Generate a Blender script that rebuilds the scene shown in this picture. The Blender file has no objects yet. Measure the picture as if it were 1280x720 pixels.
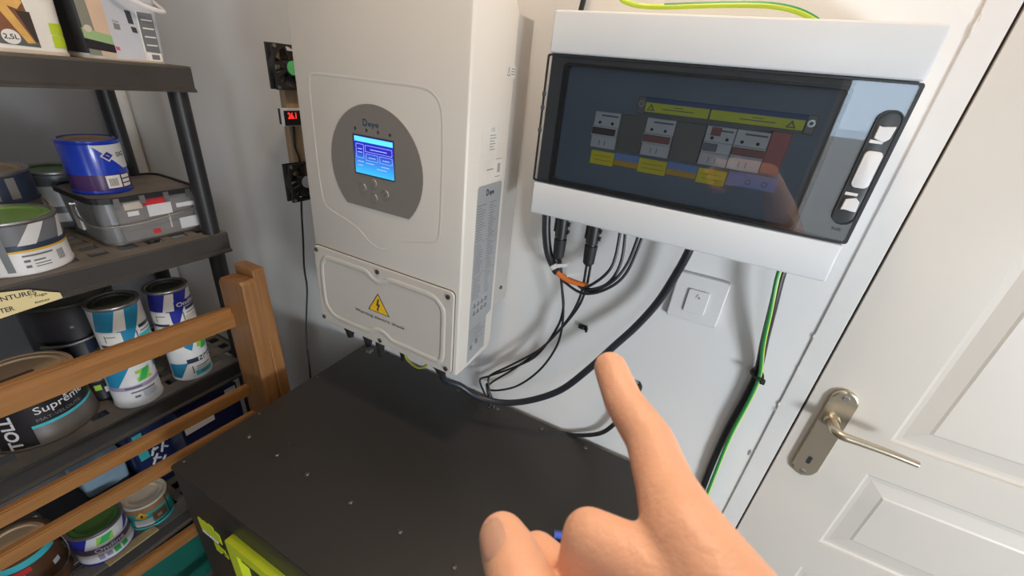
import bpy, bmesh, math, random
from mathutils import Vector, Matrix
random.seed(4)
H = 1.49                      # eye height: every coordinate below is metres from the viewpoint, floor at -H
FLOOR = -H
S = bpy.context.scene
COL = S.collection

# ------------------------------------------------------------------ camera, world, lights, exposure
cam_d = bpy.data.cameras.new('camera'); cam = bpy.data.objects.new('camera', cam_d); COL.objects.link(cam)
cam_d.sensor_width = 36.0; cam_d.lens = 36.0*510.865/1280.0; cam_d.clip_start = 0.01; cam_d.clip_end = 50
cr, cd, cf = Vector((0.884, 0.4568, 0.0997)), Vector((0.2852, -0.3577, -0.8892)), Vector((-0.3705, 0.8145, -0.4465))
cf.normalize(); cr = (cr - cf*cr.dot(cf)).normalized(); cu = cr.cross(cf)
cam.matrix_world = Matrix(((cr.x, cu.x, -cf.x, 0), (cr.y, cu.y, -cf.y, 0), (cr.z, cu.z, -cf.z, H), (0, 0, 0, 1)))
cam_d.dof.use_dof = True; cam_d.dof.focus_distance = 0.75; cam_d.dof.aperture_fstop = 16
S.camera = cam

w = bpy.data.worlds.new('world'); S.world = w; w.use_nodes = True
w.node_tree.nodes['Background'].inputs[0].default_value = (0.75, 0.85, 1.0, 1)
w.node_tree.nodes['Background'].inputs[1].default_value = 0.35

def area(name, loc, target, sx, sy, power, color):
    d = bpy.data.lights.new(name, 'AREA'); d.shape = 'RECTANGLE'; d.size = sx; d.size_y = sy
    d.energy = power; d.color = color
    o = bpy.data.objects.new(name, d); COL.objects.link(o)
    o.location = (loc[0], loc[1], loc[2]+H)
    o.rotation_euler = (Vector(target)-Vector(loc)).to_track_quat('-Z', 'Z').to_euler()
    return o
# daylight through the two windows behind the viewpoint
area('daylight_right', (1.47, -0.45, -0.50), (0.3, 0.15, -0.35), 0.26, 0.42, 25.5, (0.86, 0.93, 1.0))
area('daylight_front', (0.91, -2.16, 0.35), (0.91, 0.0, 0.35), 0.70, 0.80, 2, (0.74, 0.87, 1.0))
# the warm ceiling bulb above the viewpoint
ld = bpy.data.lights.new('bulb_light', 'POINT'); ld.energy = 18; ld.color = (1.0, 0.75, 0.52); ld.shadow_soft_size = 0.07
lo = bpy.data.objects.new('bulb_light', ld); COL.objects.link(lo); lo.location = (-0.12, 0.28, 0.78+H)

S.view_settings.view_transform = 'Standard'; S.view_settings.look = 'None'
S.view_settings.exposure = 0.0; S.view_settings.gamma = 1.0; S.view_settings.use_curve_mapping = False
S.cycles.use_denoising = True; S.cycles.max_bounces = 8; S.cycles.transparent_max_bounces = 12
S.cycles.sample_clamp_indirect = 6.0

# ------------------------------------------------------------------ materials
def mat(name, col, rough=0.5, metal=0.0, noise=0.06, scale=18.0, bump=0.0, bscale=120.0, spec=0.5, sss=0.0, emit=0.0, coat=0.0):
    m = bpy.data.materials.new(name); m.use_nodes = True
    nt = m.node_tree; b = nt.nodes['Principled BSDF']
    b.inputs['Roughness'].default_value = rough; b.inputs['Metallic'].default_value = metal
    b.inputs['Specular IOR Level'].default_value = spec
    tc = nt.nodes.new('ShaderNodeTexCoord')
    nz = nt.nodes.new('ShaderNodeTexNoise'); nz.inputs['Scale'].default_value = scale; nz.inputs['Detail'].default_value = 4
    nt.links.new(tc.outputs['Object'], nz.inputs['Vector'])
    rp = nt.nodes.new('ShaderNodeValToRGB'); rp.color_ramp.elements[0].position = 0.3; rp.color_ramp.elements[1].position = 0.7
    k0, k1 = 1-noise, 1+noise
    rp.color_ramp.elements[0].color = (col[0]*k0, col[1]*k0, col[2]*k0, 1)
    rp.color_ramp.elements[1].color = (min(1, col[0]*k1), min(1, col[1]*k1), min(1, col[2]*k1), 1)
    nt.links.new(nz.outputs['Fac'], rp.inputs['Fac']); nt.links.new(rp.outputs['Color'], b.inputs['Base Color'])
    if bump:
        n2 = nt.nodes.new('ShaderNodeTexNoise'); n2.inputs['Scale'].default_value = bscale; n2.inputs['Detail'].default_value = 3
        nt.links.new(tc.outputs['Object'], n2.inputs['Vector'])
        bp = nt.nodes.new('ShaderNodeBump'); bp.inputs['Strength'].default_value = bump; bp.inputs['Distance'].default_value = 0.002
        nt.links.new(n2.outputs['Fac'], bp.inputs['Height']); nt.links.new(bp.outputs['Normal'], b.inputs['Normal'])
    if sss:
        b.inputs['Subsurface Weight'].default_value = sss; b.inputs['Subsurface Scale'].default_value = 0.006
        b.inputs['Subsurface Radius'].default_value = (1.0, 0.35, 0.2)
    if emit:
        b.inputs['Emission Color'].default_value = (*col, 1); b.inputs['Emission Strength'].default_value = emit
    if coat: b.inputs['Coat Weight'].default_value = coat; b.inputs['Coat Roughness'].default_value = 0.1
    return m

def wood_mat(name, c0, c1, axis=1):
    m = mat(name, c0, 0.38, noise=0.0); nt = m.node_tree; b = nt.nodes['Principled BSDF']
    tc = nt.nodes.new('ShaderNodeTexCoord'); mp = nt.nodes.new('ShaderNodeMapping')
    sc = [90.0, 90.0, 90.0]; sc[axis] = 5.0
    mp.inputs['Scale'].default_value = sc
    nz = nt.nodes.new('ShaderNodeTexNoise'); nz.inputs['Scale'].default_value = 1.0; nz.inputs['Detail'].default_value = 5
    rp = nt.nodes.new('ShaderNodeValToRGB'); rp.color_ramp.elements[0].position = 0.35; rp.color_ramp.elements[1].position = 0.65
    rp.color_ramp.elements[0].color = (*c0, 1); rp.color_ramp.elements[1].color = (*c1, 1)
    nt.links.new(tc.outputs['Object'], mp.inputs['Vector']); nt.links.new(mp.outputs['Vector'], nz.inputs['Vector'])
    nt.links.new(nz.outputs['Fac'], rp.inputs['Fac']); nt.links.new(rp.outputs['Color'], b.inputs['Base Color'])
    return m

M = {}
def M_(k, *a, **kw): M[k] = mat(k, *a, **kw)
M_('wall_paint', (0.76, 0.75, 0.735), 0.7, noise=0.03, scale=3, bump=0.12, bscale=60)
M_('wall_bluegrey', (0.36, 0.37, 0.39), 0.7, noise=0.06, scale=3, bump=0.12, bscale=60)  # darker blue-grey paint of the left wall
M_('wall_far', (0.24, 0.23, 0.22), 0.8, noise=0.1, scale=4)
M_('frame_paint', (0.70, 0.68, 0.66), 0.45, noise=0.04, scale=9, bump=0.25, bscale=35)
M_('door_paint', (0.61, 0.565, 0.505), 0.42, noise=0.02, scale=5, bump=0.04, bscale=90)
M_('gap_dark', (0.055, 0.028, 0.016), 0.8)
M_('floor_tile', (0.16, 0.15, 0.14), 0.5, noise=0.15, scale=6)
M_('ceiling_paint', (0.6, 0.59, 0.57), 0.8)
M_('inverter_white', (0.61, 0.57, 0.515), 0.42, noise=0.02, scale=8, bump=0.05, bscale=700)
M_('inverter_cover', (0.56, 0.525, 0.475), 0.42, noise=0.02, scale=8, bump=0.05, bscale=700)
M_('taupe', (0.20, 0.18, 0.16), 0.35, noise=0.02)
M_('taupe_button', (0.20, 0.18, 0.16), 0.3)
M_('galv', (0.50, 0.48, 0.45), 0.42, metal=0.35, noise=0.05)
M_('plate_grey', (0.36, 0.37, 0.38), 0.4, metal=0.3)
M_('ink', (0.035, 0.037, 0.045), 0.6)
M_('ink_blue', (0.03, 0.06, 0.10), 0.5)
M_('ink_grey', (0.16, 0.16, 0.17), 0.6)
M_('sticker_white', (0.78, 0.77, 0.74), 0.5)
M_('sticker_cream', (0.63, 0.59, 0.535), 0.5)
M_('screw_dark', (0.16, 0.14, 0.12), 0.35, metal=0.8)
M_('screw_steel', (0.45, 0.44, 0.42), 0.3, metal=0.9)
M_('warn_yellow', (0.85, 0.52, 0.02), 0.45)
M_('black_plastic', (0.018, 0.018, 0.019), 0.42, noise=0.1)
M_('black_matte', (0.012, 0.012, 0.013), 0.6, noise=0.1)
M_('black_rubber', (0.022, 0.022, 0.025), 0.38, noise=0.1)
M_('cable_navy', (0.02, 0.022, 0.03), 0.35, noise=0.1)
M_('orange_tape', (0.80, 0.20, 0.04), 0.4)
M_('box_white', (0.65, 0.67, 0.69), 0.32, noise=0.01)
M_('box_inner', (0.17, 0.22, 0.28), 0.5)
M_('inner_dark', (0.17, 0.168, 0.16), 0.5)
M_('inner_reflection', (0.26, 0.28, 0.31), 0.4)
M_('gasket', (0.02, 0.022, 0.025), 0.35)
M_('latch_dark', (0.06, 0.065, 0.07), 0.3)
M_('latch_white', (0.74, 0.74, 0.75), 0.3)
M_('breaker_white', (0.72, 0.72, 0.72), 0.4)
M_('breaker_toggle', (0.07, 0.04, 0.045), 0.4)
M_('toggle_red', (0.30, 0.10, 0.09), 0.4)
M_('toggle_grey', (0.20, 0.21, 0.23), 0.4)
M_('blank_grey', (0.17, 0.165, 0.15), 0.5)
M_('module_red', (0.50, 0.14, 0.12), 0.45)
M_('label_yellow', (0.95, 0.80, 0.02), 0.5)
M_('label_yellowgreen', (0.75, 0.78, 0.05), 0.5)
M_('label_blue', (0.22, 0.36, 0.72), 0.5)
M_('label_orange', (0.75, 0.42, 0.03), 0.5)
M_('label_navy', (0.05, 0.10, 0.28), 0.5)
M_('wire_green', (0.03, 0.28, 0.07), 0.4)
M_('wire_lime', (0.55, 0.72, 0.06), 0.4)
M_('wire_yellow', (0.33, 0.31, 0.05), 0.4)
M_('switch_white', (0.74, 0.73, 0.72), 0.35, noise=0.01)
M_('battery_black', (0.027, 0.0245, 0.023), 0.42, noise=0.05, bump=0.10, bscale=900)
M_('lime', (0.62, 0.72, 0.03), 0.4)
M_('shelf_black', (0.045, 0.040, 0.037), 0.5, noise=0.15, bump=0.1, bscale=200)
M_('shelf_dusty', (0.17, 0.15, 0.13), 0.65, noise=0.2)
M_('steel', (0.50, 0.50, 0.50), 0.3, metal=0.85)
M_('tin', (0.34, 0.33, 0.32), 0.35, metal=0.8)
M_('lid_beige', (0.62, 0.43, 0.26), 0.5, noise=0.1)
M_('lid_pale', (0.58, 0.52, 0.44), 0.5)
M_('lid_olive', (0.055, 0.06, 0.045), 0.45)
M_('lid_green', (0.17, 0.33, 0.08), 0.35)
M_('lid_darkgreen', (0.06, 0.15, 0.035), 0.35)
M_('can_blue', (0.012, 0.05, 0.52), 0.22, coat=0.3)
M_('can_purple', (0.07, 0.03, 0.13), 0.25, coat=0.3)
M_('can_white', (0.70, 0.71, 0.73), 0.35)
M_('can_teal', (0.02, 0.25, 0.46), 0.35)
M_('can_navy', (0.02, 0.03, 0.32), 0.35)
M_('can_charcoal', (0.16, 0.17, 0.19), 0.35)
M_('can_darkblue', (0.03, 0.045, 0.08), 0.35)
M_('can_green', (0.04, 0.45, 0.12), 0.4)
M_('can_limegreen', (0.35, 0.62, 0.08), 0.4)
M_('can_aqua', (0.06, 0.50, 0.58), 0.4)
M_('can_lilac', (0.36, 0.30, 0.46), 0.4)
M_('can_plum', (0.13, 0.085, 0.20), 0.35)
M_('can_gold', (0.75, 0.45, 0.04), 0.4)
M_('can_brown', (0.10, 0.045, 0.02), 0.35)
M_('can_orange', (0.60, 0.20, 0.07), 0.4)
M_('can_red', (0.60, 0.03, 0.04), 0.4)
M_('can_tealgreen', (0.05, 0.42, 0.42), 0.35)
M_('can_taupe', (0.13, 0.115, 0.105), 0.35)
M_('can_black', (0.02, 0.018, 0.022), 0.35)
M_('tub_grey', (0.22, 0.215, 0.215), 0.35, noise=0.1)
M_('tub_steel', (0.40, 0.42, 0.45), 0.28, metal=0.7)
M_('tub_bluegrey', (0.52, 0.55, 0.62), 0.4)
M_('tub_sage', (0.22, 0.225, 0.19), 0.4)
M_('tub_peach', (0.62, 0.46, 0.34), 0.4)
M_('tub_green', (0.30, 0.45, 0.22), 0.4)
M_('tub_lime', (0.50, 0.66, 0.03), 0.4)
M_('photo_brown', (0.22, 0.085, 0.04), 0.4, noise=0.35, scale=25)
M_('photo_tan', (0.62, 0.36, 0.10), 0.4, noise=0.2, scale=40)
M_('photo_slate', (0.10, 0.11, 0.10), 0.4)
M_('photo_dark', (0.04, 0.025, 0.018), 0.4)
M_('pink', (0.62, 0.10, 0.20), 0.4)
M_('paper_cream', (0.80, 0.68, 0.36), 0.7, noise=0.06)
M_('box_ice', (0.30, 0.42, 0.52), 0.3)
M_('bag_navy', (0.013, 0.02, 0.075), 0.35)
M_('crate_green', (0.01, 0.13, 0.10), 0.4)
M_('kraft', (0.27, 0.15, 0.07), 0.6, noise=0.12)
M_('stick_wood', (0.42, 0.32, 0.16), 0.6, noise=0.2)
M_('satin_nickel', (0.66, 0.58, 0.45), 0.27, metal=0.9, noise=0.03)
M_('blue_marker', (0.06, 0.12, 0.55), 0.35)
M_('skin', (0.80, 0.45, 0.30), 0.45, noise=0.07, scale=45, bump=0.22, bscale=420, sss=0.35)
M_('nail', (0.93, 0.62, 0.48), 0.33, noise=0.04, sss=0.4)
M_('pipe_white', (0.72, 0.70, 0.67), 0.4)
M_('chip_grey', (0.28, 0.28, 0.29), 0.8)
M_('bulb', (1.0, 0.82, 0.6), 0.4, emit=6.0)
M_('led_red', (1.0, 0.03, 0.02), 0.4, emit=1.8)
M_('sky_glow', (0.72, 0.86, 1.0), 0.5, emit=3.2)
M_('ground_glow', (0.80, 0.82, 0.80), 0.5, emit=1.0)
M_('fan_sticker', (0.10, 0.50, 0.18), 0.5)
M_('fan_label', (0.5, 0.5, 0.5), 0.5)
M['wood'] = wood_mat('wood', (0.27, 0.120, 0.036), (0.35, 0.165, 0.055), 1)
M['wood_post'] = wood_mat('wood_post', (0.23, 0.105, 0.036), (0.31, 0.148, 0.055), 2)
M['batten_wood'] = wood_mat('batten_wood', (0.36, 0.25, 0.15), (0.45, 0.32, 0.2), 2)

def screen_mat(name, lo, hi, z0, z1, strength):
    m = bpy.data.materials.new(name); m.use_nodes = True; nt = m.node_tree; b = nt.nodes['Principled BSDF']
    tc = nt.nodes.new('ShaderNodeTexCoord'); sp = nt.nodes.new('ShaderNodeSeparateXYZ'); mr = nt.nodes.new('ShaderNodeMapRange')
    mr.inputs['From Min'].default_value = z0; mr.inputs['From Max'].default_value = z1
    rp = nt.nodes.new('ShaderNodeValToRGB'); rp.color_ramp.elements[0].color = (*lo, 1); rp.color_ramp.elements[1].color = (*hi, 1)
    nt.links.new(tc.outputs['Object'], sp.inputs[0]); nt.links.new(sp.outputs['Z'], mr.inputs['Value'])
    nt.links.new(mr.outputs[0], rp.inputs['Fac']); nt.links.new(rp.outputs['Color'], b.inputs['Emission Color'])
    b.inputs['Base Color'].default_value = (0.01, 0.01, 0.03, 1); b.inputs['Emission Strength'].default_value = strength
    b.inputs['Roughness'].default_value = 0.25
    return m
M_('screen_cyan', (0.10, 0.55, 0.95), 0.3, emit=1.1)
M_('screen_line', (0.30, 0.34, 0.95), 0.3, emit=1.0)

def tinted_pane(name, col, ior=1.5):
    m = bpy.data.materials.new(name); m.use_nodes = True; nt = m.node_tree
    for n in list(nt.nodes): nt.nodes.remove(n)
    out = nt.nodes.new('ShaderNodeOutputMaterial'); mx = nt.nodes.new('ShaderNodeMixShader')
    tr = nt.nodes.new('ShaderNodeBsdfTransparent'); gl = nt.nodes.new('ShaderNodeBsdfGlossy'); fr = nt.nodes.new('ShaderNodeFresnel')
    tr.inputs['Color'].default_value = (*col, 1); gl.inputs['Roughness'].default_value = 0.015
    gl.inputs['Color'].default_value = (0.95, 0.97, 1, 1); fr.inputs['IOR'].default_value = ior
    nt.links.new(fr.outputs[0], mx.inputs[0]); nt.links.new(tr.outputs[0], mx.inputs[1]); nt.links.new(gl.outputs[0], mx.inputs[2])
    nt.links.new(mx.outputs[0], out.inputs[0])
    return m
M['smoke'] = tinted_pane('smoke', (0.94, 0.96, 0.98), 1.65)

# ------------------------------------------------------------------ object helpers
BASE = {}
def thing(name, label, cat, base, group=None):
    o = bpy.data.objects.new(name, None); COL.objects.link(o); o.empty_display_size = 0.05
    o.location = (base[0], base[1], base[2]+H); BASE[o.name] = Vector(base)
    o['label'] = label; o['category'] = cat
    if group: o['group'] = group
    return o

def obj(name, bm, m, parent=None, smooth=False, base=None, angle=35):
    """link bm (coordinates relative to the viewpoint) as ONE mesh object"""
    if parent is not None: b = BASE[parent.name]
    else: b = Vector(base if base is not None else (0, 0, 0))
    me = bpy.data.meshes.new(name); 
    bmesh.ops.recalc_face_normals(bm, faces=bm.faces)
    bm.to_mesh(me); bm.free()
    me.transform(Matrix.Translation(-b))
    if m is not None: me.materials.append(M[m] if isinstance(m, str) else m)
    if smooth:
        for p in me.polygons: p.use_smooth = True
        me.set_sharp_from_angle(angle=math.radians(angle))
    o = bpy.data.objects.new(name, me); COL.objects.link(o); BASE[o.name] = b
    if parent is not None: o.parent = parent
    else: o.location = (b.x, b.y, b.z+H)
    return o

def tag(o, label, cat, group=None, kind=None):
    o['label'] = label; o['category'] = cat
    if group: o['group'] = group
    if kind: o['kind'] = kind
    return o
def struct(name, bm, m, parent=None, base=(0, 0, 0), **k):
    o = obj(name, bm, m, parent, base=base, **k)
    if parent is None: o['kind'] = 'structure'
    return o

NB = bmesh.new
def box(bm, x0, x1, y0, y1, z0, z1, bev=0.0, seg=2):
    vs = [bm.verts.new((x, y, z)) for x in (x0, x1) for y in (y0, y1) for z in (z0, z1)]
    fs = [bm.faces.new([vs[i] for i in f]) for f in ((0, 1, 3, 2), (4, 6, 7, 5), (0, 4, 5, 1), (2, 3, 7, 6), (0, 2, 6, 4), (1, 5, 7, 3))]
    if bev:
        es = list({e for f in fs for e in f.edges})
        bmesh.ops.bevel(bm, geom=es, offset=bev, segments=seg, profile=0.5, affect='EDGES')
    return bm
def prism(bm, pts, fn, d0, d1, bev=0.0, seg=2):
    """pts: 2D polygon; fn(u, v, d) -> 3D"""
    a = [bm.verts.new(fn(u, v, d0)) for u, v in pts]; b = [bm.verts.new(fn(u, v, d1)) for u, v in pts]
    n = len(pts); fs = [bm.faces.new(a), bm.faces.new(b[::-1])]
    for i in range(n): fs.append(bm.faces.new((a[i], b[i], b[(i+1) % n], a[(i+1) % n])))
    if bev:
        es = list({e for f in fs for e in f.edges})
        bmesh.ops.bevel(bm, geom=es, offset=bev, segments=seg, profile=0.5, affect='EDGES')
    return bm
FY = lambda u, v, d: (u, d, v)         # drawn on a wall facing -Y: u = X, v = Z, d = Y
FX = lambda u, v, d: (d, u, v)         # drawn on a face facing +X: u = Y, v = Z, d = X
def rrect(u0, u1, v0, v1, r, n=5):
    out = []
    for cx, cy, a0 in ((u1-r, v1-r, 0), (u0+r, v1-r, 90), (u0+r, v0+r, 180), (u1-r, v0+r, 270)):
        for i in range(n+1):
            a = math.radians(a0+90*i/n); out.append((cx+r*math.cos(a), cy+r*math.sin(a)))
    return out
def circ(cu, cv, r, n=20): return [(cu+r*math.cos(2*math.pi*i/n), cv+r*math.sin(2*math.pi*i/n)) for i in range(n)]
def frame_(pf, outer, inner, d0, d1, fn, bm):
    n = len(outer)
    A = [[bm.verts.new(fn(u, v, d)) for u, v in pts] for pts, d in ((outer, d0), (outer, d1), (inner, d1), (inner, d0))]
    for k in range(4):
        p, q = A[k], A[(k+1) % 4]
        for i in range(n): bm.faces.new((p[i], p[(i+1) % n], q[(i+1) % n], q[i]))
    return bm
def ring(bm, outer, inner, fn, d0, d1): return frame_(None, outer, inner, d0, d1, fn, bm)
def cyl(bm, p0, p1, r0, r1=None, seg=16, caps=True):
    r1 = r0 if r1 is None else r1
    p0, p1 = Vector(p0), Vector(p1); ax = (p1-p0).normalized()
    t = Vector((0, 0, 1)) if abs(ax.z) < 0.9 else Vector((1, 0, 0))
    u = ax.cross(t).normalized(); v = ax.cross(u)
    A, B = [], []
    for i in range(seg):
        a = 2*math.pi*i/seg; d = u*math.cos(a)+v*math.sin(a)
        A.append(bm.verts.new(p0+d*r0)); B.append(bm.verts.new(p1+d*r1))
    for i in range(seg): bm.faces.new((A[i], A[(i+1) % seg], B[(i+1) % seg], B[i]))
    if caps: bm.faces.new(A[::-1]); bm.faces.new(B)
    return bm
def lathe(bm, c, prof, seg=40):
    rows = []
    for r, z in prof:
        if r < 1e-6: rows.append([bm.verts.new((c[0], c[1], c[2]+z))])
        else: rows.append([bm.verts.new((c[0]+r*math.cos(2*math.pi*i/seg), c[1]+r*math.sin(2*math.pi*i/seg), c[2]+z)) for i in range(seg)])
    for a, b in zip(rows, rows[1:]):
        for i in range(seg):
            j = (i+1) % seg
            if len(a) == 1 and len(b) > 1: bm.faces.new((a[0], b[i], b[j]))
            elif len(b) == 1 and len(a) > 1: bm.faces.new((a[i], b[0], a[j]))
            elif len(a) > 1: bm.faces.new((a[i], b[i], b[j], a[j]))
    return bm
def spline(pts, n=7, closed=False):
    P = [Vector(p) for p in pts]; out = []; L = len(P)
    for i in range(L if closed else L-1):
        if closed: a, b, c, d = P[i-1], P[i], P[(i+1) % L], P[(i+2) % L]
        else: a, b, c, d = P[max(i-1, 0)], P[i], P[i+1], P[min(i+2, L-1)]
        for k in range(n):
            t = k/n
            out.append(0.5*((2*b)+(c-a)*t+(2*a-5*b+4*c-d)*t*t+(3*b-a-3*c+d)*t**3))
    if not closed: out.append(P[-1])
    return out
def tube(bm, pts, r, seg=10, n=7, smooth=True, closed=False, r_end=None, squash=None):
    P = spline(pts, n, closed) if smooth else [Vector(p) for p in pts]
    L = len(P); rows = []; up = None
    for i, p in enumerate(P):
        t = (P[(i+1) % L]-P[i-1]) if closed else (P[min(i+1, L-1)]-P[max(i-1, 0)])
        t.normalize()
        if up is None:
            up = Vector((0, 0, 1)) if abs(t.z) < 0.9 else Vector((0, 1, 0))
        u = (up-t*up.dot(t))
        if u.length < 1e-4: u = t.orthogonal()
        u.normalize(); up = u; v = t.cross(u)
        rr = r if r_end is None else r+(r_end-r)*i/(L-1)
        row = []
        for k in range(seg):
            a = 2*math.pi*k/seg; d = u*math.cos(a)*rr+v*math.sin(a)*rr
            if squash is not None: d = d - squash*d.dot(squash)*0.6
            row.append(bm.verts.new(p+d))
        rows.append(row)
    pairs = list(zip(rows, rows[1:])) + ([(rows[-1], rows[0])] if closed else [])
    for a, b in pairs:
        for k in range(seg): bm.faces.new((a[k], a[(k+1) % seg], b[(k+1) % seg], b[k]))
    if not closed: bm.faces.new(rows[0][::-1]); bm.faces.new(rows[-1])
    return bm
_tc = {}
def text_data(s, bold=0.0):
    k = (s, bold)
    if k not in _tc:
        cu = bpy.data.curves.new('t', 'FONT'); cu.body = s; cu.size = 1.0; cu.resolution_u = 3; cu.offset = bold
        o = bpy.data.objects.new('t', cu); COL.objects.link(o)
        bpy.context.view_layer.update()
        me = bpy.data.meshes.new_from_object(o.evaluated_get(bpy.context.evaluated_depsgraph_get()))
        vs = [(v.co.x, v.co.y) for v in me.vertices]; fs = [tuple(p.vertices) for p in me.polygons]
        bpy.data.objects.remove(o); bpy.data.curves.remove(cu); bpy.data.meshes.remove(me)
        _tc[k] = (vs, fs)
    return _tc[k]
def text(bm, s, height, mapf, width=None, center=False, bold=0.0):
    """flat lettering; cap height = height, stretched to width when given; mapf(u, v) -> 3D"""
    vs, fs = text_data(s, bold)
    x0 = min(v[0] for v in vs); x1 = max(v[0] for v in vs)
    k = height/0.70; kx = k if width is None else width/(x1-x0)
    off = -(x0+x1)/2 if center else -x0
    V = [bm.verts.new(mapf((x+off)*kx, y*k)) for x, y in vs]
    for f in fs:
        try: bm.faces.new([V[i] for i in f])
        except ValueError: pass
    return bm
def quad(bm, pts): return bm.faces.new([bm.verts.new(p) for p in pts])
def flat(bm, u0, u1, v0, v1, fn, d0, d1): return prism(bm, [(u0, v0), (u1, v0), (u1, v1), (u0, v1)], fn, d0, d1)

# ------------------------------------------------------------------ structure
WY, LX, RX, BY, CZ = 0.70, -1.73, 1.5, -2.2, 1.0
GX = 0.2286                                     # door gap, left edge
DR, DT = 1.06, 0.56                             # door right edge and top
bm = NB()
T = 0.12
box(bm, LX-T, GX, WY, WY+T, FLOOR, CZ); box(bm, DR+0.004, RX+T, WY, WY+T, FLOOR, CZ); box(bm, GX, DR+0.004, WY, WY+T, DT+0.004, CZ)
struct('wall_back', bm, 'wall_paint')
struct('wall_left', box(NB(), LX-T, LX, BY, WY, FLOOR, CZ), 'wall_bluegrey')
bm = NB()                                       # right wall round its window
y0, y1, z0, z1 = -1.02, 0.12, -1.12, 0.32
box(bm, RX, RX+T, BY, y0, FLOOR, CZ); box(bm, RX, RX+T, y1, WY, FLOOR, CZ); box(bm, RX, RX+T, y0, y1, FLOOR, z0); box(bm, RX, RX+T, y0, y1, z1, CZ)
struct('wall_right', bm, 'wall_paint')
bm = NB()
x0, x1, a0, a1 = 0.50, 1.32, -1.10, 0.80
box(bm, LX-T, x0, BY-T, BY, FLOOR, CZ); box(bm, x1, RX+T, BY-T, BY, FLOOR, CZ); box(bm, x0, x1, BY-T, BY, FLOOR, a0); box(bm, x0, x1, BY-T, BY, a1, CZ)
struct('wall_front', bm, 'wall_far')
struct('floor', box(NB(), LX-T, RX+T, BY-T, WY+T, FLOOR-0.1, FLOOR), 'floor_tile')
struct('ceiling', box(NB(), LX-T, RX+T, BY-T, WY+T, CZ, CZ+0.1), 'ceiling_paint')
o = struct('window_1', ring(NB(), [(y0, z0), (y1, z0), (y1, z1), (y0, z1)], [(y0+.05, z0+.05), (y1-.05, z0+.05), (y1-.05, z1-.05), (y0+.05, z1-.05)], FX, RX+0.03, RX+0.09), 'frame_paint')
obj('pane', box(NB(), RX+0.055, RX+0.061, y0+.04, y1-.04, z0+.04, z1-.04), 'ground_glow', o)
o = struct('window_2', ring(NB(), [(x0, a0), (x1, a0), (x1, a1), (x0, a1)], [(x0+.05, a0+.05), (x1-.05, a0+.05), (x1-.05, a1-.05), (x0+.05, a1-.05)], FY, BY-0.09, BY-0.03), 'frame_paint')
obj('pane', box(NB(), x0+.04, x1-.04, BY-0.061, BY-0.055, -.10, a1-.04), 'sky_glow', o)
obj('lower_pane', box(NB(), x0+.04, x1-.04, BY-0.061, BY-0.055, a0+.04, -.101), 'ground_glow', o)
struct('trim_1', cyl(NB(), (-1.695, 0.665, FLOOR), (-1.695, 0.665, CZ), 0.033, seg=20), 'pipe_white', smooth=True)
# door frame post, with rough paint ridge, and dark brown filler painting shade into the door gap
bm = NB(); box(bm, 0.1985, GX, WY-0.003, WY-0.0005, FLOOR, DT+0.04, bev=0.001)
box(bm, GX, DR+0.03, WY-0.006, WY-0.0005, DT+0.006, DT+0.04, bev=0.002)
struct('trim_2', bm, 'frame_paint')
bm = NB()
for z, x, s in ((0.119, 0.2, 1), (0.112, 0.2015, .7), (0.104, 0.199, .8), (0.098, 0.2, 1.1), (-0.30, .198, .8), (-0.36, .199, .6), (-0.437, .198, .9), (-0.45, .197, .6)):
    bmesh.ops.create_icosphere(bm, subdivisions=1, radius=0.0022*s, matrix=Matrix.Translation((x, WY-0.003, z)) @ Matrix.Diagonal((0.8, 0.5, 2.2, 1)))
struct('trim_3', bm, 'frame_paint')
bm = NB(); box(bm, GX+.0002, GX+.0040, WY+0.003, WY+0.038, FLOOR, DT+.0038); box(bm, DR+.0002, DR+.0038, WY+0.003, WY+0.038, FLOOR, DT+.0038); box(bm, GX+.0041, DR, WY+0.003, WY+0.038, DT+.0002, DT+.0038)
struct('gap_shade', bm, 'gap_dark')
struct('gap_shade_back', box(NB(), GX, DR+0.004, WY+0.045, WY+0.06, FLOOR, DT+0.004), 'gap_dark')
bm = NB(); prism(bm, [(0.1915, -0.552), (0.1935, -0.5515), (0.1952, -0.556), (0.1945, -0.5615), (0.1925, -0.565), (0.1912, -0.559)], FY, WY-0.0012, WY+0.001)
struct('trim_5', bm, 'chip_grey')

# door leaf: stiles and rails flat, each panel a sharp step in and a slope back out
DX0 = GX+0.0042
panels = [(0.351, 0.94, -0.4385, 0.46), (0.351, 0.94, -0.693, -0.509), (0.351, 0.94, -1.36, -0.768)]
bm = NB(); YD = WY-0.001
xs = [DX0, 0.351, 0.94, DR]; zs = [FLOOR+0.006, -1.36, -0.768, -0.693, -0.509, -0.4385, 0.46, DT]
for i in range(3):
    for j in range(7):
        if i == 1 and j in (1, 3, 5): continue
        quad(bm, [(xs[i], YD, zs[j]), (xs[i+1], YD, zs[j]), (xs[i+1], YD, zs[j+1]), (xs[i], YD, zs[j+1])])
for (a, b, c, d) in panels:
    R_ = lambda k, y: [(a+k, y, c+k), (b-k, y, c+k), (b-k, y, d-k), (a+k, y, d-k)]
    loops = [R_(0, YD), R_(0.0018, YD+0.003), R_(0.006, YD+0.0052), R_(0.012, YD+0.0052), R_(0.0345, YD+0.0020), R_(0.038, YD+0.0005)]
    for p, q in zip(loops, loops[1:]):
        for i in range(4): quad(bm, [p[i], p[(i+1) % 4], q[(i+1) % 4], q[i]])
    quad(bm, loops[-1])
bmesh.ops.remove_doubles(bm, verts=bm.verts, dist=1e-5)
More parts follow.
